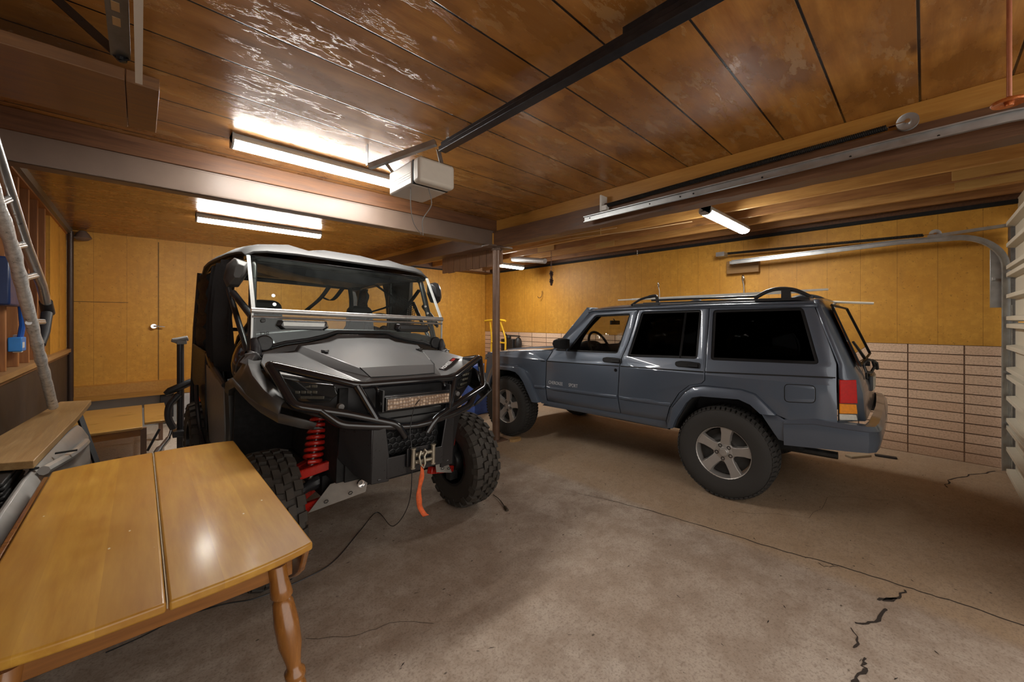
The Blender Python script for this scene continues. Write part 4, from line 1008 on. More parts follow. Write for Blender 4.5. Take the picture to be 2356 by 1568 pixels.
# roof
m = UM(); secs = []
ra = [-1, -.93, -.82, -.55, -.42, -.2, .2, .42, .55, .82, .93, 1]
for b, w_, z0, dz in ((.655, .725, 1.880, (.0, .03, .045, .055, .055, .055)), (.72, .735, 1.905, (0, .045, .070, .078, .075, .070)), (.85, .75, 1.915, (0, .05, .080, .112, .072, .112)), (1.1, .765, 1.93, (0, .05, .075, .118, .066, .128)),
                      (1.5, .78, 1.94, (0, .05, .075, .118, .060, .128)), (1.9, .79, 1.95, (0, .055, .08, .095, .07, .11)), (2.2, .79, 1.94, (0, .045, .07, .085, .07, .09)), (2.42, .785, 1.86, (0, .03, .05, .06, .055, .06))):
    zz = list(dz)+list(dz)[::-1]; secs.append([(a*w_, b, z0+q) for a, q in zip(ra, zz)])
m.loft(secs, closed=False, caps=False); rf = ub(m, 'roof', ROOFG, smooth=25, solid=.018, bevel=.004)
m = UM(); m.loft([[(-.71, .665, 1.884), (-.71, .70, 1.85), (-.71, .78, 1.85), (-.71, .78, 1.90)], [(.71, .665, 1.884), (.71, .70, 1.85), (.71, .78, 1.85), (.71, .78, 1.90)]]); ub(m, 'roof_header', BLACKG, rf, bevel=.006)
m = UM(); m.loft([[(a*w_, b, z0-.022+(.03 if abs(a) < .9 else 0)) for a in (-.97, -.8, .8, .97)] for b, w_, z0 in ((.68, .725, 1.88), (1.1, .765, 1.93), (1.9, .79, 1.95), (2.38, .785, 1.87))], closed=False, caps=False); ub(m, 'roof_liner', BLACKP, rf, solid=.01)
m = UM(); m.loft([[(a, .74, 1.862), (a, .80, z), (a, 1.30, z+.01), (a, 1.5, 1.89)] for a, z in ((-.66, 1.855), (-.30, 1.79), (.24, 1.77), (.30, 1.80), (.66, 1.855))]); ub(m, 'overhead_bin', mat('dark_blue_black', (.012, .014, .022), .5), rf, smooth=20, bevel=.006)
# roll cage
def cage(pts, r=.024, name='cage_tube', par=None, fil=.06, mt=None): m = UM(); m.tube(fillet(pts, fil), r, 10); return ub(m, name, mt or BLACKM, par, smooth=50)
cg = cage([(-.70, .44, 1.20), (-.665, .70, 1.86), (-.70, 1.2, 1.90), (-.74, 2.20, 1.88), (-.76, 2.40, 1.30), (-.74, 2.45, .95)], name='roll_cage')
cage([(.70, .44, 1.20), (.665, .70, 1.86), (.70, 1.2, 1.90), (.74, 2.20, 1.88), (.76, 2.40, 1.30), (.74, 2.45, .95)], par=cg)
for s in (-1, 1): cage([(s*.70, 1.35, .85), (s*.74, 1.40, 1.3), (s*.70, 1.35, 1.89)], par=cg); cage([(s*.74, 1.36, 1.25), (s*.74, 2.30, 1.20)], .02, par=cg)
cage([(-.70, 1.36, 1.88), (.70, 1.36, 1.88)], par=cg); cage([(-.72, 2.2, 1.87), (.72, 2.2, 1.87)], par=cg); cage([(-.66, .74, 1.86), (.66, .74, 1.86)], .02, par=cg); cage([(-.74, 2.0, 1.35), (.74, 2.0, 1.35)], .018, par=cg)
for s in (-1, 1):
    cage([(s*.70, .46, 1.45), (s*.76, .78, 1.62)], .022, 'door_bar', cg); cage([(s*.71, .50, 1.22), (s*.76, .98, 1.66)], .018, 'door_bar', cg)
    # folded door and soft-side material gathered at the B pillar
    m = UM(); secs = []
    for z, a0, a1, b0, b1 in ((1.04, .70, .80, 1.1, 1.45), (1.2, .70, .82, 1.0, 1.5), (1.45, .72, .83, 1.05, 1.45), (1.7, .72, .82, 1.0, 1.5), (1.88, .70, .80, .95, 1.55)):
        secs.append([(s*(a0+.012*math.sin(9*z+k)), b, z+.01*math.cos(k*3)) if 0 else (s*(a0 if k % 2 == 0 else a1), b0+(b1-b0)*k/5, z) for k, b in enumerate([0]*6)]+[(s*a0, b1, z), (s*a0, b0, z)])
    m.loft(secs); ub(m, 'side_fabric', mat('black_soft_cloth', (.014, .013, .014), .75, var=.5, scale=30, bump=.5), smooth=50)
    m = UM(); secs = []
    for z in [1.02+.035*i for i in range(25)]:
        q = .012*math.sin(z*40)+.008*math.sin(z*95); secs.append([(s*.77+q, 2.05, z), (s*.80+q*1.3, 2.2, z), (s*.80-q, 2.4, z), (s*.78+q, 2.52, z), (s*.75, 2.52, z), (s*.74, 2.05, z)])
    m.loft(secs); ub(m, 'side_fabric', mat('black_soft_cloth', (.014, .013, .014), .75), smooth=50)
def net(quad, nu, nv, name='door_net'):
    A, B, C, D = [Vector(q) for q in quad]; m = UM(); vs = []; fs = []
    for i in range(nu+1):
        for j in range(nv+1): u, v = i/nu, j/nv; vs.append(A.lerp(B, u).lerp(D.lerp(C, u), v))
    for i in range(nu):
        for j in range(nv): a = i*(nv+1)+j; fs.append((a, a+nv+1, a+nv+2, a+1))
    m.add(vs, fs); o = ub(m, name, FABRIC, smooth=0, wire=.0055); o['label'] = 'black safety net'; return o
net([(-.75, .98, 1.25), (-.76, .86, 1.60), (-.74, 1.05, 1.80), (-.74, 1.3, 1.30)], 10, 14)
net([(.75, 1.36, 1.30), (.75, .95, 1.42), (.72, .86, 1.62), (.70, 1.35, 1.82)], 12, 14)
net([(.30, 1.45, 1.28), (.40, 1.45, 1.28), (.47, 1.42, 1.72), (.40, 1.42, 1.66)], 6, 14)
for pts in ([(.72, .80, 1.78), (.70, 1.0, 1.62), (.74, 1.34, 1.50)], [(.26, 1.36, 1.86), (.31, 1.40, 1.62), (.28, 1.42, 1.34)], [(.12, 1.36, 1.86), (.02, 1.38, 1.68), (-.10, 1.40, 1.55)], [(.22, 1.36, 1.80), (.12, 1.38, 1.66), (.02, 1.38, 1.68)], [(.52, 1.36, 1.86), (.62, 1.1, 1.66), (.40, 1.40, 1.52)]):
    m = UM(); p = smooth_path(pts, 5); m.loft([[(q.x-.022, q.y, q.z), (q.x+.022, q.y+.006, q.z)] for q in p], closed=False, caps=False); ub(m, 'harness_strap', FABRIC, cg, solid=.004)
# seats, steering wheel
SEAT = mat('black_seat', (.016, .016, .018), .55, var=.2, bump=.1)
for a in (-.42, .42):
    m = UM(); m.box(a-.25, a+.25, .85, 1.35, .78, .90); m.loft([[(a-wd, b, z), (a+wd, b, z), (a+wd, b+.12, z), (a-wd, b+.12, z)] for z, b, wd in ((.85, 1.26, .24), (1.1, 1.32, .25), (1.30, 1.36, .20), (1.42, 1.38, .13), (1.58, 1.40, .12), (1.62, 1.41, .08))])
    ub(m, 'seat', SEAT, bevel=.03, seg=3, smooth=50)
m = UM(); c0 = Vector((.40, .86, 1.38)); m.tube([c0+Vector((.17*math.cos(t), .17*math.sin(t)*.5, .17*math.sin(t)*.86)) for t in [2*PI*i/24 for i in range(24)]], .015, 8, closed=True)
for t in (.3, PI-.3, -PI/2): m.tube([c0, c0+Vector((.17*math.cos(t), .17*math.sin(t)*.5, .17*math.sin(t)*.86))], .013, 6)
m.ball(tuple(c0), .045); m.tube([c0, c0+Vector((0, -.2, -.15))], .025, 8); ub(m, 'steering_wheel', BLACKP)
for s in (-1, 1):     # rounded black inner corner panels, mirrors, grab handles
    m = UM(); m.ball((s*.60, .66, 1.13), .23, 18, 12, (.75, 1.0, 1.02)); ub(m, 'inner_corner_panel', BLACKG, smooth=80)
    m = UM(); secs = []
    for k, (t, sc) in enumerate(((0, .45), (.03, .85), (.08, 1.0), (.11, .95))):
        secs.append([(s*(.765+x*sc), .60-.05+t, 1.755+z*sc) for x, z in ((-.055, .07), (.02, .09), (.06, .04), (.075, -.06), (.055, -.11), (-.01, -.105), (-.05, -.03))])
    m.loft(secs); mi_ = ub(m, 'side_mirror', FLARE if s < 0 else BLACKP, smooth=30, bevel=.004)
    m = UM(); m.tube([(s*.755, .62, 1.72), (s*.70, .62, 1.74)], .014, 8); ub(m, 'mirror_arm', BLACKM, mi_)
    m = UM(); m.lathe([(.02, .006), (.045, .004), (.052, .012), (.05, .03), (.02, .03)], (s*.645, .36, 1.285), 'y', 24); ub(m, 'speaker_ring', BLACKP, bevel=.003)
    m = UM(); m.tube([(s*.69, .36, 1.19), (s*.695, .35, 1.26), (s*.70, .38, 1.31)], [.035, .03, .022], 10); ub(m, 'cable_boot', mat('ribbed_boot', (.04, .04, .045), .4, .3, var=.5, scale=90), smooth=50)
# fenders, flares, side panels
for s in (-1, 1):
    top = [(.735, .345, 1.205), (.755, .22, 1.165), (.765, .05, 1.12), (.745, -.13, 1.06), (.70, -.28, 1.00)]
    edge = [(.80, .42, 1.065), (.80, .25, 1.045), (.79, .05, 1.015), (.765, -.13, .985), (.715, -.30, .955)]
    inn = [(.66, .34, 1.19), (.70, .2, 1.165), (.72, .05, 1.135), (.71, -.10, 1.10), (.66, -.22, 1.02)]
    m = UM(); m.loft([[(s*a, b, z) for a, b, z in (i_, t_, e_)] for i_, t_, e_ in zip(inn, top, edge)], closed=False, caps=False); ub(m, 'front_fender', FLARE, solid=.01, smooth=30)
    pth = [(.765, .715, .50), (.775, .73, .70), (.79, .745, .94), (.80, .66, 1.01), (.805, .42, 1.068), (.805, .22, 1.048), (.79, .05, 1.015), (.765, -.13, .985), (.715, -.30, .955), (.60, -.345, .915), (.545, -.35, .89)]
    ins = [(.75, .66, .50), (.76, .675, .70), (.775, .68, .92), (.785, .62, .965), (.79, .40, 1.015), (.79, .20, .995), (.775, .04, .965), (.75, -.11, .935), (.70, -.25, .90), (.60, -.29, .865), (.545, -.30, .85)]
    m = UM(); m.loft([[(s*a, b, z), (s*c, d, e), (s*(c-.05), d, e)] for (a, b, z), (c, d, e) in zip(pth, ins)], closed=False, caps=False); ub(m, 'fender_flare', FLARE, solid=.008, smooth=30)
    m = UM(); m.slab([(s*.755, .33, 1.225), (s*.70, .30, 1.235), (s*.66, .32, 1.19), (s*.745, .36, 1.17)][::(1 if s > 0 else -1)], .01); m.tube([(s*.735, .335, 1.15), (s*.70, .335, 1.23)], [.05, .03], 8); ub(m, 'fender_cap', GREY, bevel=.004)
    # wheel well
    m = UM(); m.box(min(s*.35, s*.40), max(s*.35, s*.40), -.26, .62, .52, 1.05); m.box(min(s*.40, s*.75), max(s*.40, s*.75), .60, .64, .45, 1.05); ub(m, 'wheel_well', DARK)
    # side panels
    m = UM(); q = [(s*.775, .75, .96), (s*.785, 1.25, 1.03), (s*.78, 1.62, 1.06), (s*.765, 1.62, .75), (s*.75, 1.50, .44), (s*.745, .80, .42), (s*.765, .73, .70)][::(1 if s < 0 else -1)]
    m.slab(q, .02); sp = ub(m, 'side_panel', SIDEG, bevel=.008)
    m = UM(); m.tube([(s*.79, .745, .985), (s*.80, 1.0, 1.035), (s*.80, 1.35, 1.09), (s*.79, 1.62, 1.14)], [.018, .02, .022, .02], 8); ub(m, 'door_sill_rail', BLACKP, sp)
    m = UM(); m.slab([(s*.79, 1.0, .99), (s*.795, 1.35, 1.045), (s*.785, 1.35, .88), (s*.785, 1.10, .86)][::(1 if s < 0 else -1)], .006); ub(m, 'panel_inset', mat('dark_slate_inset', (.07, .07, .085), .3), sp)
    m = UM(); q = [(s*.79, 1.63, 1.16), (s*.81, 2.40, 1.20), (s*.80, 2.46, .98), (s*.80, 2.38, .85), (s*.80, 2.20, .82), (s*.80, 1.95, .80), (s*.79, 1.72, .72), (s*.765, 1.62, .50)][::(1 if s < 0 else -1)]
    m.slab(q, .02); ub(m, 'bed_side', BLACKP, bevel=.008)
    m = UM(); m.tube(fillet([(s*.78, .75, .40), (s*.79, 1.50, .38), (s*.82, 1.64, .52), (s*.84, 1.70, .72), (s*.84, 1.80, .86)], .06), .016, 8); ub(m, 'rock_slider', BLACKM)
m = UM(); m.box(-.76, .76, 1.62, 2.46, .80, .84); m.box(-.76, .76, 2.44, 2.47, .84, 1.18); ub(m, 'cargo_bed', BLACKP, bevel=.006)
m = UM(); m.box(-.42, .42, -.10, 2.30, .40, .52); m.box(-.36, .36, -.28, .0, .52, .80); m.box(-.74, .74, .64, 1.62, .40, .46); ub(m, 'chassis', DARK)
m = UM(); m.tube([(-.80, 2.45, .38), (-.80, 2.50, 1.35), (-.79, 2.45, 1.90)], .022, 8); ub(m, 'rear_bar', BLACKM)
# suspension
for s in (-1, 1):
    m = UM(); A, B = Vector((s*.40, .02, .90)), Vector((s*.465, -.05, .60)); n_ = 90; D = (B-A).normalized(); U_ = D.orthogonal().normalized(); W_ = D.cross(U_)
    m.tube([A.lerp(B, i/n_)+(U_*math.cos(2*PI*9*i/n_)+W_*math.sin(2*PI*9*i/n_))*.046 for i in range(n_+1)], .0125, 8); sh = ub(m, 'coil_spring', RED, smooth=60)
    m = UM(); m.cyl(A, B+D*.03, .024, n=14); ub(m, 'shock_body', mat('shock_dark_red', (.12, .012, .01), .3), sh); m = UM(); m.cyl(B+D*.02, B+D*.07, .016, n=12); m.ball(tuple(B+D*.07), .026); ub(m, 'shock_eye', CHROME, sh)
    m = UM(); m.beam((s*.54, -.06, .545), (s*.26, -.17, .625), .05, .055, taper=.8); m.beam((s*.54, .02, .545), (s*.26, .16, .60), .04, .045); ub(m, 'upper_control_arm', RED, bevel=.006)
    m = UM(); m.beam((s*.56, -.03, .33), (s*.24, -.22, .44), .04, .05); m.beam((s*.56, .03, .33), (s*.24, .20, .44), .04, .05); ub(m, 'lower_control_arm', RED, bevel=.006)
    m = UM(); m.slab([(s*.50, -.12, .335), (s*.245, -.30, .445), (s*.235, -.30, .505), (s*.30, -.24, .525), (s*.40, -.17, .490)][::(1 if s > 0 else -1)], .006); gp = ub(m, 'arm_guard', mat('raw_aluminium_plate', (.42, .39, .35), .45, .4, var=.12), bevel=.002)
    for t in (.3, .72): m = UM(); p = Vector((s*.50, -.125, .37)).lerp(Vector((s*.245, -.306, .475)), t); m.tube([p+Vector((.012*math.cos(q), -.006, .009*math.sin(q))) for q in [0, 1, 2, 3, 4, 5]], .0022, 5, closed=True); ub(m, 'guard_slot', DARK, gp)
    m = UM(); m.tube(smooth_path([(s*.30, -.05, .50), (s*.42, -.02, .47), (s*.56, 0, .40)], 5), [.035]*4+[.042]*3+[.03]*4, 10); ub(m, 'drive_boot', BLACKP)
# wheels: mud tyres with chunky lugs
MUD = [(-.96, -.58, 0, .3), (-.50, -.20, .45, .6), (-.14, .16, .05, -.5), (.22, .52, .5, -.6), (.58, .96, .0, -.3)]
mud = tyre_mesh(.358, .232, .175, 26, MUD, .020, .60)
MUDR = mat('mud_tyre_rubber', (.050, .042, .034), .72, var=.4, scale=18, bump=.25)
BLKRIM = mat('black_rim', (.016, .016, .017), .3, .5)
def utv_wheel(a, b, steer=0):
    wl = bpy.data.objects.new('wheel', None); col.objects.link(wl); wl.parent = utv; wl.empty_display_size = .1
    T_ = Matrix.Translation((a, b, .356)) @ Matrix.Rotation(math.radians(steer), 4, 'Z') @ Matrix.Rotation(-PI/2 if a > 0 else PI/2, 4, 'Z')
    m = MB(T_); m.v = list(mud.v); m.f = list(mud.f); m.mi = list(mud.mi); build(m, 'tyre', MUDR, wl, smooth=25)
    m = MB(T_); m.lathe([(.18, .10), (.19, .112), (.172, .112), (.165, .06), (.10, .03), (.05, .045), (.0, .045)], (0, 0, 0), 'y', 32, caps=False); m.lathe([(.19, -.11), (.172, -.11), (.165, .05)], (0, 0, 0), 'y', 32, caps=False)
    for k in range(7):
        q = 2*PI*k/7; m.beam((.055*math.cos(q), .05, .055*math.sin(q)), (.168*math.cos(q), .07, .168*math.sin(q)), .03, .02, up=(0, 1, 0))
    build(m, 'rim', BLKRIM, wl)
    m = MB(T_); m.lathe([(.02, -.10), (.07, -.10), (.085, -.06), (.085, -.02), (.12, -.015), (.12, .0), (.02, .0)], (0, 0, 0), 'y', 24); m.box(-.03, .03, -.13, -.06, -.14, .16); build(m, 'hub', mat('cast_hub', (.05, .05, .05), .4, .5, var=.3), wl, bevel=.004)
for a, b in ((-.662, 0), (.69, 0), (-.735, 2.02), (.735, 2.02)): utv_wheel(a, b)
# ------------------------------------------------------------- drop-leaf table in the foreground
def table_mat(name, axis=0, k=1.0, rough=.30):
    t = NT(name); v = t.coord('World'); x, y, z = t.sep(v)
    sc = [9, 9, 9]; sc[axis] = .9
    g = t.noise(t.mapping(v, tuple(sc)), 3, 6, .6); n = t.noise(v, 2.2, 3)
    u = t.math('DIVIDE', t.math('ADD', x, .31), .118); fl = t.math('FLOOR', u)
    wn = t.new('ShaderNodeTexWhiteNoise'); wn.noise_dimensions = '1D'; t.link(fl, wn.inputs['W'])
    c = t.mix(t.ramp(g, [(.3, 0), (.7, 1)]), tuple(q*k for q in (.46, .21, .020)), tuple(q*k for q in (.68, .38, .055)))
    c = t.mix(t.math('MULTIPLY', wn.outputs['Value'], .45), c, tuple(q*k for q in (.34, .15, .025)))
    c = t.mix(t.ramp(n, [(.4, .3), (.6, 0)]), c, (.30, .12, .02))
    vo = t.new('ShaderNodeTexVoronoi'); vo.inputs['Scale'].default_value = 7; t.link(t.mapping(v, (1.7, .8, 1)), vo.inputs['Vector'])
    c = t.mix(t.ramp(vo.outputs['Distance'], [(.028, .9), (.042, 0)]), c, (.80, .70, .5))
    t.set(color=c, rough=t.ramp(n, [(.3, rough), (.7, rough*1.7)]), coat=.35, coatr=.15)
    t.bump(g, .06, .002); return t.m
TAB = table_mat('honey_maple_top', 1); TABD = wood('honey_maple_turned', (.26, .095, .018), (.42, .17, .035), .25, axis=2, coat=.6, knots=False, bumps=.05)
TABE = wood('honey_maple_edge', (.22, .08, .016), (.36, .14, .028), .22, axis=0, coat=.6, knots=False, bumps=.05)
TM = Matrix.Diagonal((.960, .972, 1.034, 1))
tb = thing('drop_leaf_table', 'varnished maple drop-leaf table with turned legs in the left foreground', 'table', (.05, 2.05, 0), world=True)
def half_top(x0, x1, n=10):
    pts = []
    for i in range(n+1):
        x = x0+(x1-x0)*i/n; u = (x-.05)/.365; pts.append((x, 1.305+.045*abs(u)**3))
    for i in range(n+1):
        x = x1-(x1-x0)*i/n; u = (x-.05)/.365; pts.append((x, 2.855-.05*abs(u)**3))
    return pts
for x0, x1 in ((-.305, .0475), (.0525, .405)):
    m = MB(TM); m.prism(half_top(x0, x1), 'z', .716, .74); build(m, 'table_top', [TAB], tb, bevel=.006, seg=3)
m = MB(TM); m.box(.0488, .0512, 1.312, 2.85, .722, .7395); build(m, 'centre_seam', mat('dusty_seam', (.55, .45, .30), .6), tb)
for s, x in ((1, .385), (-1, -.331)):   # hanging leaves with a curved lower edge
    pts = [(1.36, .725)]+[(1.36+1.44*t, .725-.30*math.sin(PI*min(1, max(0, t)))**.55-.0) for t in [i/22 for i in range(23)]]+[(2.80, .725)]
    pts = [pts[0]]+[(y, z) for y, z in pts[1:-1]]
    m = MB(TM); m.prism(pts, 'x', x, x+.020); build(m, 'drop_leaf', TABE, tb, bevel=.005)
m = MB(TM); m.box(-.27, .37, 1.44, 1.462, .615, .716); build(m, 'apron', TABE, tb, bevel=.003)
m = MB(TM); m.box(-.27, .37, 2.66, 2.682, .615, .716); build(m, 'apron', TABE, tb, bevel=.003)
for x in (-.26, .345): m = MB(TM); m.box(x, x+.02, 1.46, 2.66, .615, .716); build(m, 'apron', TABE, tb)
lp = [(.030, 0), (.020, .01), (.017, .05), (.024, .10), (.029, .17), (.031, .26), (.026, .33), (.021, .345), (.030, .352), (.030, .365), (.020, .375), (.022, .39), (.034, .44), (.036, .50), (.030, .555), (.024, .565), (.033, .575), (.030, .60), (.027, .62), (.029, .66)]
for lx, ly, sx, sy_ in ((.325, 1.45, .25, -.30), (-.225, 1.45, -.25, -.30), (.325, 2.62, .25, .3), (-.225, 2.62, -.25, .3)):
    m = MB(TM); m.lathe(lp, (0, 0, 0), 'z', 22)
    m.v = [(x+lx+sx*(.66-z)*.45, y+ly+sy_*(.66-z)*.9, z) for x, y, z in m.v]; build(m, 'leg', TABD, tb, smooth=60)
m = MB(TM); m.box(.05, .30, 1.55, 1.60, .57, .615); m.box(.22, .26, 1.50, 1.85, .585, .612); build(m, 'leaf_support', TABD, tb, bevel=.004)

# ------------------------------------------------------------- left side clutter
PLK = wood('raw_plank', (.36, .20, .075), (.56, .36, .16), .45, axis=1, coat=.1, bumps=.2)
m = MB(); m.prism([(-.36, 2.86), (-.31, 4.0), (-.293, 4.72), (-.47, 4.80), (-.59, 3.5), (-.60, 2.98)][::-1], 'z', .762, .80)
tag(build(m, 'wood_plank', [PLK], bevel=.004), 'long raw wood plank lying level along the left wall', 'plank')
m = MB()
for k in range(7): m.box(-.60, -.428+.004*(k % 2), 2.72+.012*(k % 2), 3.15, .615+k*.0205, .632+k*.0205)
tag(build(m, 'black_matting', mat('black_ribbed_mat', (.012, .012, .012), .5, var=.3), bevel=.005), 'stack of black ribbed mats under the near end of the plank', 'mat')
PGREY = mat('worn_grey_plastic', (.40, .39, .37), .32, var=.2, scale=14, coat=.2)
bp = thing('plastic_body_panel', 'worn grey moulded plastic body panel standing between plank and table', 'body panel', (-.42, 2.9, 0), world=True)
m = MB(); secs = []
for y, xo, z1, dx in ((1.95, -.425, .52, .10), (2.2, -.40, .60, .10), (2.5, -.375, .68, .09), (2.8, -.36, .715, .09), (3.1, -.345, .73, .10), (3.5, -.325, .735, .12), (3.9, -.285, .74, .10), (4.1, -.30, .70, .08)):
    secs.append([(xo-.052, y, z1-.05), (xo-.040, y, z1+.006), (xo-.02, y, z1+.018), (xo, y, z1-.005), (xo+.03, y, z1-.07), (xo+.04, y, z1-.22), (xo+.02, y, max(0, z1-.55)), (xo-.045, y, max(0, z1-.55))])
m.loft(secs); build(m, 'panel_shell', PGREY, bp, smooth=30, bevel=.006)
m = MB(); m.tube(smooth_path([(-.335, 2.9, .735), (-.28, 3.3, .70), (-.26, 3.75, .66), (-.29, 4.0, .62)], 5), .022, 8); build(m, 'moulded_rib', PGREY, bp)
m = MB(); m.tube(smooth_path([(-.50, 1.95, .46), (-.47, 2.3, .60), (-.455, 2.6, .655)], 5), .012, 8); build(m, 'bright_rim', CHROME, bp)
m = MB(); m.lathe([(.016, 0), (.016, .006)], (-.368, 2.93, .742), 'z', 12); build(m, 'bolt_hole', DARK, bp)
m = MB(); m.box(-.33, -.25, 3.18, 3.20, .742, .748); build(m, 'clip_slot', DARK, bp)
m = MB()
for k in range(7):
    m.ball((-.13+.03*math.sin(k*2.1), 3.45+.09*k, .42+.035*math.cos(k*1.7)), .075-.004*k, 10, 7, (1, 1, 1.1))
tag(build(m, 'black_bag', mat('black_crumpled_plastic', (.014, .014, .017), .3, var=.5, scale=30, bump=.6), smooth=60), 'crumpled black bag behind the grey plastic panel', 'bag')
m = MB(); m.beam((-.325, 4.28, .75), (-.10, 3.85, 0), .028, .028)
tag(build(m, 'trestle_leg', BLACKP), 'thin black slanting trestle leg under the far end of the plank', 'leg')
m = MB(); m.box(-.64, -.56, 2.0, 2.9, 0, .56); tag(build(m, 'dark_crate', mat('charcoal_crate', (.05, .048, .045), .6, var=.3), bevel=.02), 'charcoal crate in the dark corner left of the table', 'crate')

# low bench by the back wall
BW = wood('bench_maple', (.42, .21, .045), (.62, .36, .10), .3, axis=0, coat=.4, knots=True, space='World')
bn = thing('low_bench', 'low varnished wooden bench with metal post leg in front of the back wall', 'bench', (0, 5.9, 0), world=True)
m = MB(); m.box(-.50, .015, 5.25, 6.62, .395, .42); build(m, 'bench_top', BW, bn, bevel=.006)
m = MB(); m.box(.03, .22, 5.45, 6.62, .395, .42); build(m, 'bench_top', BW, bn, bevel=.006)
m = MB(); m.box(-.48, .0, 5.27, 5.30, .33, .395); build(m, 'bench_apron', TABE, bn)
m = MB(); m.box(.0, .045, 5.30, 5.345, 0, .395); build(m, 'post_leg', POSTM, bn)
m = MB(); m.beam((.14, 5.32, .36), (.05, 5.32, .16), .02, .02); build(m, 'brace', BLACKM, bn)
m = MB(); m.box(-.46, -.42, 6.5, 6.55, 0, .395); build(m, 'post_leg', POSTM, bn)
m = MB(); m.box(.16, .20, 6.4, 6.45, 0, .395); build(m, 'post_leg', POSTM, bn)
m = MB(); m.cyl((-.10, 4.62, 0), (-.10, 4.62, .14), .055, n=14); m.box(-.18, -.14, 4.58, 4.62, .0, .17); m.tube(smooth_path([(-.18, 4.6, .14), (-.36, 4.6, .10), (-.42, 4.55, 0)], 5), .010, 6)
tag(build(m, 'floor_stand_base', BLACKM), 'small dark cylindrical stand base with a bent rod on the floor before the bench', 'stand')
m = MB(); m.box(.20, .34, 7.3, YB-.03, .10, .42); tag(build(m, 'wall_vent_box', BLACKP, bevel=.005), 'small dark vent box below the back wall ledge', 'box')
m = MB(); m.box(.42, 1.2, 6.9, 6.93, 0, .47); tag(build(m, 'grey_sheet', mat('grey_sheet', (.45, .45, .45), .4), bevel=.004), 'pale grey sheet leaning under the ledge near the exercise machine', 'sheet')
# upright exercise machine
EM = Matrix.Translation((.012, .23, -.012))
em = thing('exercise_machine', 'dark exercise machine with tall post, padded arm and silver foot near the back-left floor', 'exercise machine', (.25, 5.0, 0), world=True)
DG = mat('charcoal_tube', (.05, .05, .055), .38, .2)
m = MB(EM); m.tube([(.285, 5.0, .02), (.285, 5.0, 1.24)], .030, 12); build(m, 'upright_post', DG, em)
m = MB(EM); m.tube([(.215, 5.0, 1.27), (.25, 5.0, 1.262), (.345, 5.0, 1.285)], [.018, .030, .028], 10); m.box(.255, .335, 4.97, 5.03, 1.225, 1.262); build(m, 'post_grip', mat('grey_grip', (.25, .24, .23), .4), em, bevel=.004)
m = MB(EM); m.tube([(.165, 4.98, .735), (.20, 4.98, .76), (.36, 4.98, .83), (.42, 4.98, .85)], [.022, .036, .036, .02], 12); build(m, 'padded_arm', BLACKP, em, smooth=60)
m = MB(EM); m.tube(smooth_path([(.27, 4.96, .72), (.20, 4.96, .62), (.19, 4.96, .50), (.23, 4.96, .38)], 6), .030, 10); build(m, 'curved_tube', DG, em, smooth=60)
m = MB(EM); m.tube(smooth_path([(.215, 4.96, .39), (.19, 4.94, .30), (.13, 4.9, .22), (.07, 4.86, .12)], 6), [.012]*6+[.022]*6+[.034]*7, 10); build(m, 'silver_foot_arm', ALU, em, smooth=60)
m = MB(EM); m.box(.22, .42, 4.9, 5.1, .30, .36); m.box(.1, .5, 4.97, 5.03, 0, .05); m.beam((.285, 5.0, .33), (.5, 5.1, .02), .04, .04); build(m, 'machine_frame', DG, em, bevel=.006)
m = MB(); m.box(.40, .68, 5.42, 5.68, .48, .76); m.prism([(.40, .76), (.68, .76), (.56, .84), (.44, .82)], 'y', 5.46, 5.64); m.box(.415, .66, 5.45, 5.65, .0, .48)
oc = thing('orange_canister', 'bright orange plastic container with black handle behind the rear wheel of the off-road vehicle', 'container', (.54, 5.55, 0), world=True); build(m, 'canister_body', ORANGE, oc, bevel=.03, seg=3)
m = MB(); m.tube([(.46, 5.55, .84), (.53, 5.55, .89), (.60, 5.55, .80)], .012, 6); build(m, 'carry_handle', BLACKP, oc)

# aluminium ladder leaning along the left wall
FOIL = mat('crinkled_foil', (.85, .83, .78), .3, .35, var=.45, scale=45, bump=1.0)
ld = thing('aluminium_ladder', 'aluminium tube ladder with foil-wrapped rail leaning at the left edge', 'ladder', (-.45, 3.5, .8), world=True)
def lx(p): return p
m = MB(); P = [(-.45, 2.60, 2.02), (-.45, 2.813, 1.888), (-.45, 3.473, 1.543), (-.45, 4.261, .842)]
rp = [Vector((-.455, 2.45, 2.15)).lerp(Vector((-.45, 3.05, 1.80)), i/10) for i in range(10)]+[Vector((-.45, 3.05, 1.80)).lerp(Vector((-.45, 4.261, .842)), i/34) for i in range(35)]
m.tube(rp, [.026+(.0016*math.sin(i*1.9)+.0014*math.sin(i*4.7)) for i in range(len(rp))], 14); build(m, 'foil_wrapped_rail', FOIL, ld, smooth=70)
m = MB(); m.tube([(-.45, 2.66, 2.22), (-.45, 2.97, 2.056), (-.45, 3.335, 1.867), (-.45, 3.822, 1.674), (-.45, 4.02, 1.535)], .024, 12); build(m, 'side_rail', ALU, ld, smooth=60)
m = MB(); m.tube([(-.45, 3.97, 1.575), (-.45, 4.06, 1.505)], [.031, .033], 12); m.tube([(-.45, 4.01, 1.50), (-.45, 3.92, 1.38), (-.455, 3.83, 1.30)], [.028, .026, .022], 10); build(m, 'rubber_foot', BLACKP, ld, smooth=60)
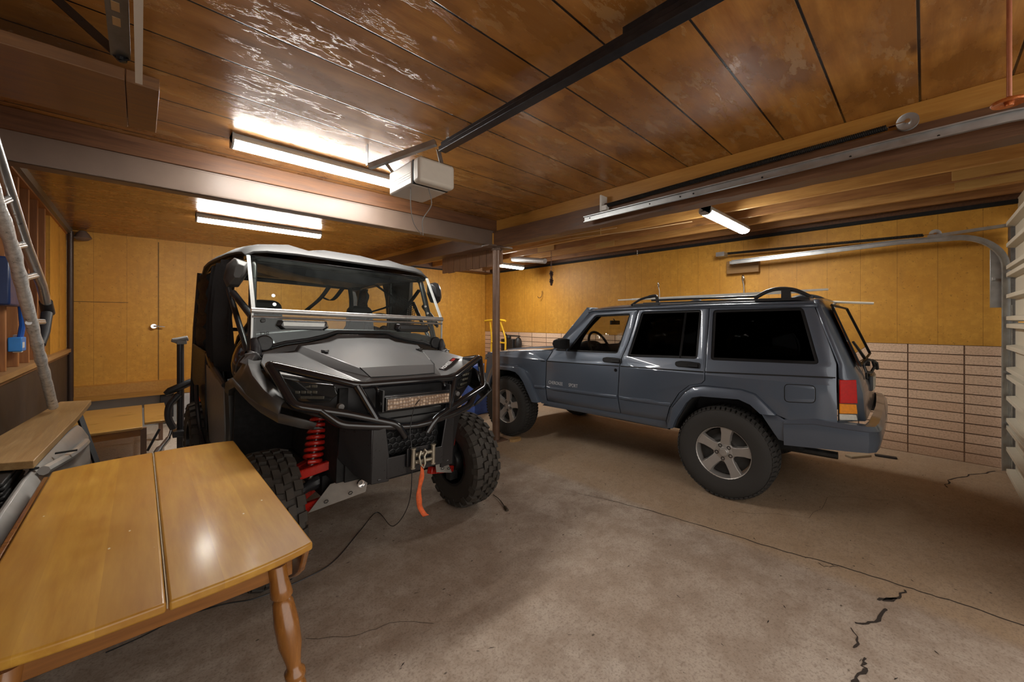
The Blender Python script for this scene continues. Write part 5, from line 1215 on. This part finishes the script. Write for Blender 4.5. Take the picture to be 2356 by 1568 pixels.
for t, (p, q) in enumerate((((-.455, 2.74, 1.94), (-.45, 3.0, 2.03)), ((-.455, 3.03, 1.80), (-.45, 3.35, 1.86)), ((-.455, 3.23, 1.66), (-.45, 3.72, 1.73)), ((-.455, 3.46, 1.44), (-.45, 3.88, 1.44)))):
    m = MB(); m.tube([p, q], .013, 10); m.tube([tuple(c+(.012 if i == 2 else 0) for i, c in enumerate(p)), tuple(c+(.012 if i == 2 else 0) for i, c in enumerate(q))], .011, 8); build(m, 'rung', ALU, ld, smooth=60)
m = MB(); m.box(XL-.05, XL+.05, 4.0, 4.42, 1.55, 1.86)
tag(build(m, 'blue_wall_box', mat('navy_blue_plastic', (.012, .03, .10), .35), bevel=.012), 'large navy blue plastic box hanging on the studs behind the ladder', 'box')
m = MB(); m.tube([(XL+.03, 4.45, 1.56), (XL+.03, 4.50, 1.42), (XL+.02, 4.50, 1.33)], .016, 8)
tag(build(m, 'blue_cable', mat('blue_plastic', (.02, .10, .40), .35)), 'thick blue cable dropping from the navy box', 'cable')
ad = thing('power_adaptor', 'bright blue power adaptor with small white label plugged in on the stud wall', 'adaptor', (XL+.02, 4.46, 1.24), world=True)
m = MB(); m.box(XL-.02, XL+.045, 4.38, 4.52, 1.235, 1.335); build(m, 'adaptor_body', mat('sky_blue_plastic', (.03, .22, .62), .35), ad, bevel=.006)
m = MB(); m.box(XL+.045, XL+.047, 4.39, 4.45, 1.26, 1.30); build(m, 'sticker', WHITEP, ad)
m = MB(); m.box(XL-.02, XL+.02, 4.53, 4.60, 1.22, 1.35); tag(build(m, 'wall_socket', WHITEP, bevel=.004), 'white socket plate right of the blue adaptor', 'socket')

# ------------------------------------------------------------- door opener, rails, springs
op = thing('door_opener', 'beige garage door opener motor hanging under the plank ceiling', 'opener', (1.2, 2.2, 2.15), world=True)
BEI = mat('beige_enamel', (.50, .45, .40), .4, var=.06); BEI2 = mat('light_beige_cover', (.60, .55, .48), .45, var=.05)
ox0, ox1, oy0, oy1, oz0, oz1 = 1.20, 1.44, 2.06, 2.42, 2.20, 2.35
OM = Matrix.Translation((1.32, 2.24, 0)) @ Matrix.Rotation(math.radians(0), 4, 'Z')
m = MB(OM); m.box(-.125, .125, -.10, .20, 2.28, 2.43); build(m, 'motor_housing', BEI, op, bevel=.012, seg=3)
m = MB(OM); m.box(-.128, .128, -.19, -.112, 2.28, 2.43); build(m, 'light_cover', BEI2, op, bevel=.02, seg=3)
m = MB(OM); m.box(-.124, .124, -.113, -.10, 2.283, 2.427); build(m, 'cover_gap', DARK, op)
for z in (2.325, 2.34, 2.355): m = MB(OM); m.box(-.1265, -.124, -.08, .17, z, z+.005); build(m, 'side_stripe', mat('cream_stripe', (.8, .76, .66), .4), op)
m = MB(); m.beam((1.13, 2.60, 2.50), (1.40, 2.20, 2.615), .035, .035); build(m, 'slotted_angle', GALV, op)
for p, q in (((1.21, 2.42, 2.43), (1.22, 2.54, 2.53)), ((1.43, 2.16, 2.43), (1.44, 2.23, 2.59)), ((1.48, 2.18, 2.60), (1.48, 2.18, 2.67)), ((1.14, 2.66, 2.53), (1.14, 2.66, 2.67))): m = MB(); m.beam(p, q, .03, .004); build(m, 'hanger_strap', GALV, op)
m = MB(); m.box(1.395, 1.45, -1.0, 2.16, 2.545, 2.575); m.cm = 0; m.box(1.40, 1.445, -1.0, 2.14, 2.575, 2.60)
tag(build(m, 'opener_rail', mat('dark_steel_rail', (.045, .047, .055), .32, .6, var=.3), bevel=.003), 'long dark steel T-rail of the door opener along the ceiling', 'rail')
m = MB(); m.box(1.43, 1.46, .45, .85, 2.60, 2.65); tag(build(m, 'rail_splice', mat('dark_steel_rail', (.045, .047, .055), .32)), 'dark splice bracket on top of the opener rail near the picture top', 'bracket')
m = MB(); m.box(1.50, 1.53, 1.82, 2.0, 2.62, 2.67); tag(build(m, 'rail_bracket', mat('rusty_brown', (.09, .05, .03), .7, .3), bevel=.003), 'short rusty bracket between motor and rail', 'bracket')
for pts, lb_ in (([(1.22, 2.20, 2.28), (1.22, 2.20, 2.16), (1.235, 2.19, 2.06), (1.27, 2.16, 1.99)], 'left grey bell wire hanging below the opener motor'), ([(1.31, 2.14, 2.28), (1.325, 2.13, 2.18), (1.275, 2.15, 2.08), (1.28, 2.155, 1.985)], 'right grey bell wire hanging below the opener motor')):
    m = MB(); m.tube(smooth_path(pts, 6), .003, 6); tag(build(m, 'bell_wire', mat('grey_wire', (.22, .21, .20), .5)), lb_, 'wire', 'wires below the opener motor')
def ctrack(name, path, label, side, R=None):
    """C-shaped door track swept along a path lying in a plane of constant x"""
    t = thing(name, label, 'track', tuple(path[0]), world=True); P = [Vector(p) for p in path]; secs = []
    for i, p in enumerate(P):
        d = (P[min(i+1, len(P)-1)]-P[max(i-1, 0)]).normalized(); n_ = Vector((side, 0, 0)); u = d.cross(Vector((1, 0, 0))).normalized()
        secs.append([tuple(p+u*a+n_*b) for a, b in ((.027, .0), (.027, .022), (.020, .022), (.024, .004), (-.024, .004), (-.020, .022), (-.027, .022), (-.027, 0))])
    m = MB(); m.loft(secs); build(m, 'track_channel', GALV, t, smooth=30); return t
X1 = 3.03
p1 = [(X1, 2.20, 2.40), (X1, 1.0, 2.415), (X1, .1, 2.43), (X1, -.28, 2.43)]+[(X1, -.28-.30*math.sin(a), 2.13+.30*math.cos(a)) for a in [PI/2*i/8 for i in range(1, 9)]]+[(X1, -.58, .6)]
t1 = ctrack('garage_door_track', p1, 'long galvanised door track fixed in front of the rough dark beam', -1)
for y in (2.14, 1.55, 1.30, 1.20, .75, .3, -.05): m = MB(); m.lathe([(.006, 0), (.006, .003)], (X1-.008, y, 2.405+.01*(2.2-y)/2), 'x', 8); build(m, 'track_hole', DARK, t1)
X2 = 5.95
p2 = [(X2, 1.84, 2.262), (X2, .9, 2.28), (X2, .2, 2.30), (X2, -.20, 2.285)]+[(X2, -.20-.33*math.sin(a), 1.955+.33*math.cos(a)) for a in [PI/2*i/12 for i in range(1, 13)]]+[(X2, -.53, 1.2), (X2, -.53, .03)]
t2 = ctrack('garage_door_track', p2, 'curved galvanised door track on the ochre right wall', -1)
m = MB(); m.box(6.03, 6.06, -.51, -.44, 1.58, 2.15); m.box(5.97, 6.06, -.47, -.45, 1.84, 1.87); build(m, 'flag_bracket', GALV, t2, bevel=.002)
m = MB(); m.beam((5.96, -.60, 2.36), (5.96, -.02, 2.325), .03, .03); m.box(5.94, 5.99, -.62, -.56, 2.1, 2.40); build(m, 'header_angle', GALV, t2)
m = MB(); m.box(5.93, 6.10, -.600, -.555, .0, 2.36); m.cm = 1; m.box(5.925, 5.93, -.565, -.560, .05, 1.6); build(m, 'vertical_angle', [GALVD, ALU], t2)
m = MB(); m.box(6.08, XR+.01, 1.55, 1.95, 2.12, 2.30); tag(build(m, 'mounting_board', wood('dull_board', (.22, .11, .03), (.35, .19, .06), .6, axis=1, space='World'), bevel=.003), 'dull brown board carrying the end of the wall track', 'board')
m = MB(); m.box(5.95, 6.078, 1.83, 1.87, 2.24, 2.28); build(m, 'track_end_bracket', GALV, t2)
def spring(label, x, y0, y1, z0, z1, r=.015, turns=200):
    s_ = thing('door_spring', label, 'spring', (x, y0, z0), world=True); A, B = Vector((x, y0, z0)), Vector((x, y1, z1)); D = (B-A).normalized(); U_ = Vector((1, 0, 0)); W_ = D.cross(U_); n_ = turns*8
    m = MB(); m.tube([A.lerp(B, .02+.955*i/n_)+(U_*math.cos(2*PI*i/8)+W_*math.sin(2*PI*i/8))*r for i in range(n_+1)], .0042, 4); build(m, 'coil', mat('black_oiled_steel', (.03, .03, .03), .4, .5), s_)
    m = MB(); m.tube([A, B], .003, 5); build(m, 'safety_cable', GALVD, s_)
    pv = B+D*.035; m = MB(); m.lathe([(.040, -.010), (.046, -.012), (.046, -.006), (.030, -.004), (.030, .004), (.046, .006), (.046, .012), (.040, .010)], tuple(pv), 'x', 24, caps=True); pu = build(m, 'pulley', GALV, s_)
    m = MB(); m.beam(B-D*.04, pv, .03, .006); m.lathe([(.012, -.02), (.012, .02)], tuple(pv), 'x', 10); build(m, 'pulley_fork', CHROME, s_); return s_
s1 = spring('dark coil spring with pulley stretched along the orange board', 3.08, 2.02, .10, 2.50, 2.55)
m = MB(); m.box(3.045, 3.145, 2.03, 2.045, 2.45, 2.60); m.box(3.05, 3.10, 1.98, 2.04, 2.455, 2.50); build(m, 'anchor_bracket', WHITEP, s1, bevel=.002)
s2 = spring('dark coil spring with pulley high on the ochre right wall', 6.0, 1.95, -.04, 2.40, 2.355)
m = MB(); m.box(5.98, 6.13, 1.95, 2.06, 2.37, 2.43); build(m, 'anchor_bracket', GALV, s2)
# hanging track end and strut at the upper left
t3 = thing('hanging_track', 'end of a galvanised track hanging from the ceiling with perforated angle, upper left', 'track', (-.02, 1.9, 2.35), world=True)
m = MB(); m.box(-.012, -.002, -1, 2.02, 2.345, 2.385); m.cm = 1; m.box(-.014, .006, -1, 2.02, 2.335, 2.347); build(m, 'track_channel', [GALVD, WHITEP], t3)
m = MB(); 
ang = [(1.1, 1.9)]
m.box(-.075, -.025, -1, 1.93, 2.366, 2.370); m.box(-.029, -.025, -1, 1.93, 2.370, 2.41); build(m, 'perforated_angle', GALVD, t3)
for y in (1.42, 1.52, 1.60, 1.68): m = MB(); m.box(-.062, -.044, y, y+.045, 2.3645, 2.366); build(m, 'angle_hole', mat('lit_hole', (.45, .30, .15), .6), t3)
m = MB(); m.beam((-.040, 1.905, 2.350), (-.268, 2.195, 2.668), .030, .006, up=(0, 1, 0)); m.lathe([(.014, 0), (.014, .010)], (-.047, 1.915, 2.350), 'z', 10); build(m, 'diagonal_strut', BLACKM, t3)
# sectional garage door, closed behind the car
GD = thing('garage_door', 'cream sectional garage door seen edge-on at the right border', 'garage door', (4.6, -.66, 0), world=True)
GM = Matrix.Translation((0, .075, 0))
CRM = mat('cream_door_paint', (.62, .58, .48), .5, var=.08)
for k in range(5):
    m = MB(GM); z0 = .02+k*.475; m.box(3.25, 5.90, -.70, -.655, z0, z0+.465); pn = build(m, 'door_section', CRM, GD, bevel=.004)
    for z in (z0+.03, z0+.235, z0+.435): m = MB(GM); m.loft([[(x, -.655, z-.028), (x, -.655, z+.028), (x, -.60, z+.018), (x, -.60, z-.018)] for x in (3.27, 5.88)]); build(m, 'stiffener', CRM, pn, bevel=.003)
    m = MB(GM); m.box(5.84, 5.915, -.655, -.605, z0+.41, z0+.455); m.cyl((5.88, -.61, z0+.44), (5.922, -.61, z0+.44), .006, n=6); build(m, 'hinge', GALV, pn)
m = MB(); m.box(3.2, XR, -.75, -.62, 2.42, 2.64); struct(build(m, 'trim_6', mat('pale_header', (.55, .45, .30), .6), smooth=0), 'pale header over the garage door')
m = MB(); m.box(3.1, 3.25, -.72, -.60, 0, 2.6); struct(build(m, 'trim_7', BEAMW, smooth=0), 'door jamb')
# sprinkler drop in the upper right
sp = thing('sprinkler_drop', 'copper coloured pipe with round sprinkler rosette, upper right corner', 'sprinkler', (2.16, -.2, 2.2), world=True)
COP = mat('copper_paint', (.45, .16, .08), .4, .3, var=.2); m = MB(); m.cyl((2.165, -.20, 2.20), (2.165, -.20, 2.67), .0065, n=12); build(m, 'pipe', COP, sp)
m = MB(); m.lathe([(.006, .02), (.014, .014), (.040, .006), (.043, .0), (.040, -.005), (.030, -.002), (.012, .002), (.010, -.012), (.0, -.014)], (2.165, -.20, 2.20), 'z', 26, caps=False); build(m, 'rosette', mat('orange_copper', (.50, .14, .03), .35, .4, var=.4, scale=90, bump=.6), sp, solid=.002)
# chain, duct, hooks, wire and far things
m = MB()
for k in range(9):
    z = 2.62-k*.036; d = (.008, 0) if k % 2 else (0, .008); m.tube([(5.08+d[0]*1.2*math.cos(a), 4.38+d[1]*1.2*math.cos(a), z+.021*math.sin(a)) for a in [2*PI*i/10 for i in range(10)]], .003, 5, closed=True)
for k in range(14): m.ball((5.08+.012*math.sin(k*2.3), 4.38+.012*math.cos(k*3.1), 2.29-k*.017), .021, 7, 5)
tag(build(m, 'hanging_chain', mat('rusty_chain', (.10, .055, .04), .5, .6, var=.4)), 'rusty bundled chain hanging from a joist over the car hood', 'chain')
m = MB(); m.tube([(5.1, 5.35, 2.62), (5.0, 4.45, 2.47)], .045, 14); tag(build(m, 'rolled_duct', mat('grey_roll', (.48, .49, .50), .5, .2, var=.2)), 'pale grey rolled tube slung under the joists beside the chain', 'tube')
for y, z, lb_ in ((3.239, 2.60, 'small chain hook hanging from a joist above the car'),):
    m = MB()
    for k in range(5): m.tube([(5.9+(.006 if k % 2 else 0)*math.cos(a), y+(0 if k % 2 else .006)*math.cos(a), z-k*.018+.012*math.sin(a)) for a in [2*PI*i/8 for i in range(8)]], .002, 4, closed=True)
    m.tube([(5.9, y, z-.09), (5.9, y, z-.33)], .0015, 4); tag(build(m, 'chain_hook', CHROME), lb_, 'hook')
for y, z, lb_ in ((2.96, 2.05, 'bright metal hook standing above the front half of the car roof'), (1.737, 2.06, 'bright metal hook standing above the rear half of the car roof')):
    m = MB(); m.tube(smooth_path([(6.11, y, z-.30), (6.10, y, z-.12), (6.08, y+.012, z-.02), (6.06, y, z+.02), (6.05, y-.018, z-.015), (6.06, y-.012, z-.05)], 5), .010, 8); tag(build(m, 'wall_hook', CHROME, smooth=60), lb_, 'hook', 'bright wall hooks behind the car')
m = MB(); m.tube(smooth_path([(6.14, 5.55, 2.08), (6.13, 5.55, 1.98), (6.10, 5.57, 1.94), (6.08, 5.60, 1.94), (6.08, 5.62, 1.97)], 5), .006, 6); tag(build(m, 'wall_hook', mat('rusty_hook', (.08, .035, .02), .6, .4)), 'rusty J-shaped hook on the ochre wall above the car hood', 'hook')
m = MB(); m.tube(smooth_path([(4.4, 5.6, 2.62), (4.45, 4.6, 2.60), (4.48, 3.6, 2.635), (4.6, 2.6, 2.61), (4.75, 1.9, 2.63)], 6), .006, 6); tag(build(m, 'ceiling_cable', mat('tan_cable', (.62, .42, .22), .5)), 'tan cable stapled loosely under the joists, lower of the two', 'cable', 'tan cables under the joists')
m = MB(); m.tube(smooth_path([(4.2, 5.6, 2.63), (4.25, 4.6, 2.635), (4.3, 3.4, 2.63), (4.4, 2.7, 2.637)], 6), .006, 6); tag(build(m, 'ceiling_cable', mat('tan_cable', (.62, .42, .22), .5)), 'tan cable stapled tight under the joists, upper of the two', 'cable', 'tan cables under the joists')
for n_, (x0, x1, z1) in enumerate(((5.05, 5.35, 2.72), (5.5, 5.95, 2.80), (6.0, 6.12, 2.76))):
    m = MB(); m.box(x0, x1, 7.22, 7.40, 2.612, z1-.02); tag(build(m, 'ledge_box', mat('tan_box%d' % n_, (.42+.05*n_, .28, .16), .6), bevel=.004), ['small tan box on top of the back wall left of the post', 'larger tan box on top of the back wall', 'tan box in the upper corner behind the post'][n_], 'box')
m = MB(); m.box(5.0, XR, 7.15, YB-.02, 2.585, 2.61); struct(build(m, 'trim_8', BEAMX, smooth=0), 'ledge on top of the back wall')
# yellow hand truck behind the car
ht = thing('hand_truck', 'yellow tube hand truck loaded with black gear behind the post', 'hand truck', (5.7, 6.5, 0), world=True)
YLW = mat('yellow_enamel', (.82, .50, .03), .35)
for y in (6.16, 6.62): m = MB(); m.tube(fillet([(5.62, y, .1), (5.66, y, 1.08), (5.60, y+(.10 if y < 6.4 else -.02), 1.43)], .1), .020, 8); build(m, 'side_tube', YLW, ht)
m = MB(); m.tube([(5.60, 6.10, 1.45), (5.60, 6.35, 1.48), (5.60, 6.78, 1.45)], .024, 8); build(m, 'handle_bar', YLW, ht)
for z in (.98, .6): m = MB(); m.tube([(5.65, 6.16, z), (5.65, 6.62, z)], .018, 8); build(m, 'cross_bar', YLW, ht)
for y in (6.28, 6.40, 6.50): m = MB(); m.tube([(5.65, y, .25), (5.65, y, .98)], .016, 6); build(m, 'black_slat', BLACKP, ht)
m = MB(); m.box(5.62, 5.85, 6.12, 6.66, .08, .10); build(m, 'toe_plate', YLW, ht)
for y in (6.05, 6.70): m = MB(); m.lathe([(.03, 0), (.12, .005), (.12, .045), (.03, .05)], (5.60, y, .12), 'y', 18); build(m, 'wheel', BLACKP, ht)
m = MB(); m.box(5.90, 6.10, 6.2, 6.58, .0, 1.05); m.beam((5.95, 6.02, 1.12), (5.95, 6.50, 1.13), .03, .03); m.beam((5.95, 6.42, 1.12), (5.95, 6.60, 1.22), .03, .03); m.ball((5.95, 6.38, 1.08), .06); m.ball((5.98, 6.10, .95), .11, sc=(.8, .7, 1.4))
tag(build(m, 'black_equipment', mat('black_gear', (.03, .03, .032), .5, .2, var=.5), bevel=.01), 'black equipment case strapped on the yellow hand truck', 'equipment')
# storage bin seen through the bull bar gap
m = MB(); m.box(3.72, 4.05, 4.75, 5.1, 0, .76); tag(build(m, 'blue_bin', mat('blue_white_box', (.05, .12, .45), .5, var=.5, scale=8), bevel=.01), 'blue storage box on the floor beyond the bull bar', 'box')
# floor scraps and wires
m = MB(); m.tube(smooth_path([(1.20, 2.06, .985), (1.18, 2.09, .93), (1.16, 2.10, .80), (1.15, 2.06, .66), (1.18, 2.15, .35), (1.25, 2.5, .05), (1.30, 2.85, .004), (1.106, 2.687, .004), (.852, 2.455, .004), (.679, 2.398, .004), (.45, 2.40, .004), (.318, 2.461, .004), (.151, 2.517, .004), (.025, 2.523, .004), (-.096, 2.515, .004), (-.19, 2.56, .006)], 8), .0028, 6)
cc_ = thing('charging_cable', 'thin black cable running from the light bar across the floor under the table', 'cable', (.5, 2.4, 0), world=True); build(m, 'cable', BLACKP, cc_)
m = MB(); m.tube(smooth_path([(.30, 2.47, .004), (.14, 2.50, .004), (.0, 2.47, .004), (-.11, 2.46, .004)], 6), .0025, 5); tag(build(m, 'charging_cable', BLACKP), 'second thin black cable lying on the floor below the table', 'cable')
m = MB(); m.tube(smooth_path([(-.215, 2.585, .016), (-.17, 2.58, .02), (-.12, 2.52, .014), (-.09, 2.50, .012)], 5), .011, 8); build(m, 'taped_end', mat('white_taped_clamp', (.6, .55, .48), .6), cc_, smooth=60)
m = MB(); m.tube(smooth_path([(2.13, 2.47, .006), (2.10, 2.36, .012), (2.05, 2.24, .008), (2.03, 2.19, .006)], 5), [.003]*6+[.004]*4+[.012]*6, 6); tag(build(m, 'dry_leaf', mat('dark_leaf', (.05, .035, .02), .7)), 'dark curled dry leaf on the floor near the right front tyre', 'leaf')
m = MB(); m.lathe([(.0, 0), (.09, 0), (.09, .03), (.0, .03)], (3.30, 3.42, 0), 'z', 8); m.v = [(x, 3.42+(y-3.42)*.6, z) for x, y, z in m.v]; tag(build(m, 'wood_scrap', PLK), 'small wood chock on the floor just behind the post', 'chock')
m = MB(); m.beam((5.46, .56, .011), (5.68, .42, .011), .07, .02); tag(build(m, 'flat_stick', mat('pale_flat_board', (.40, .32, .22), .7), bevel=.003), 'flat pale board lying on the floor under the rear bumper', 'board')
m = MB(); m.beam((5.735, .37, .011), (5.765, .20, .011), .05, .018); tag(build(m, 'flat_stick', BLACKP, bevel=.003), 'small black slat on the floor by the block wall behind the car', 'slat')
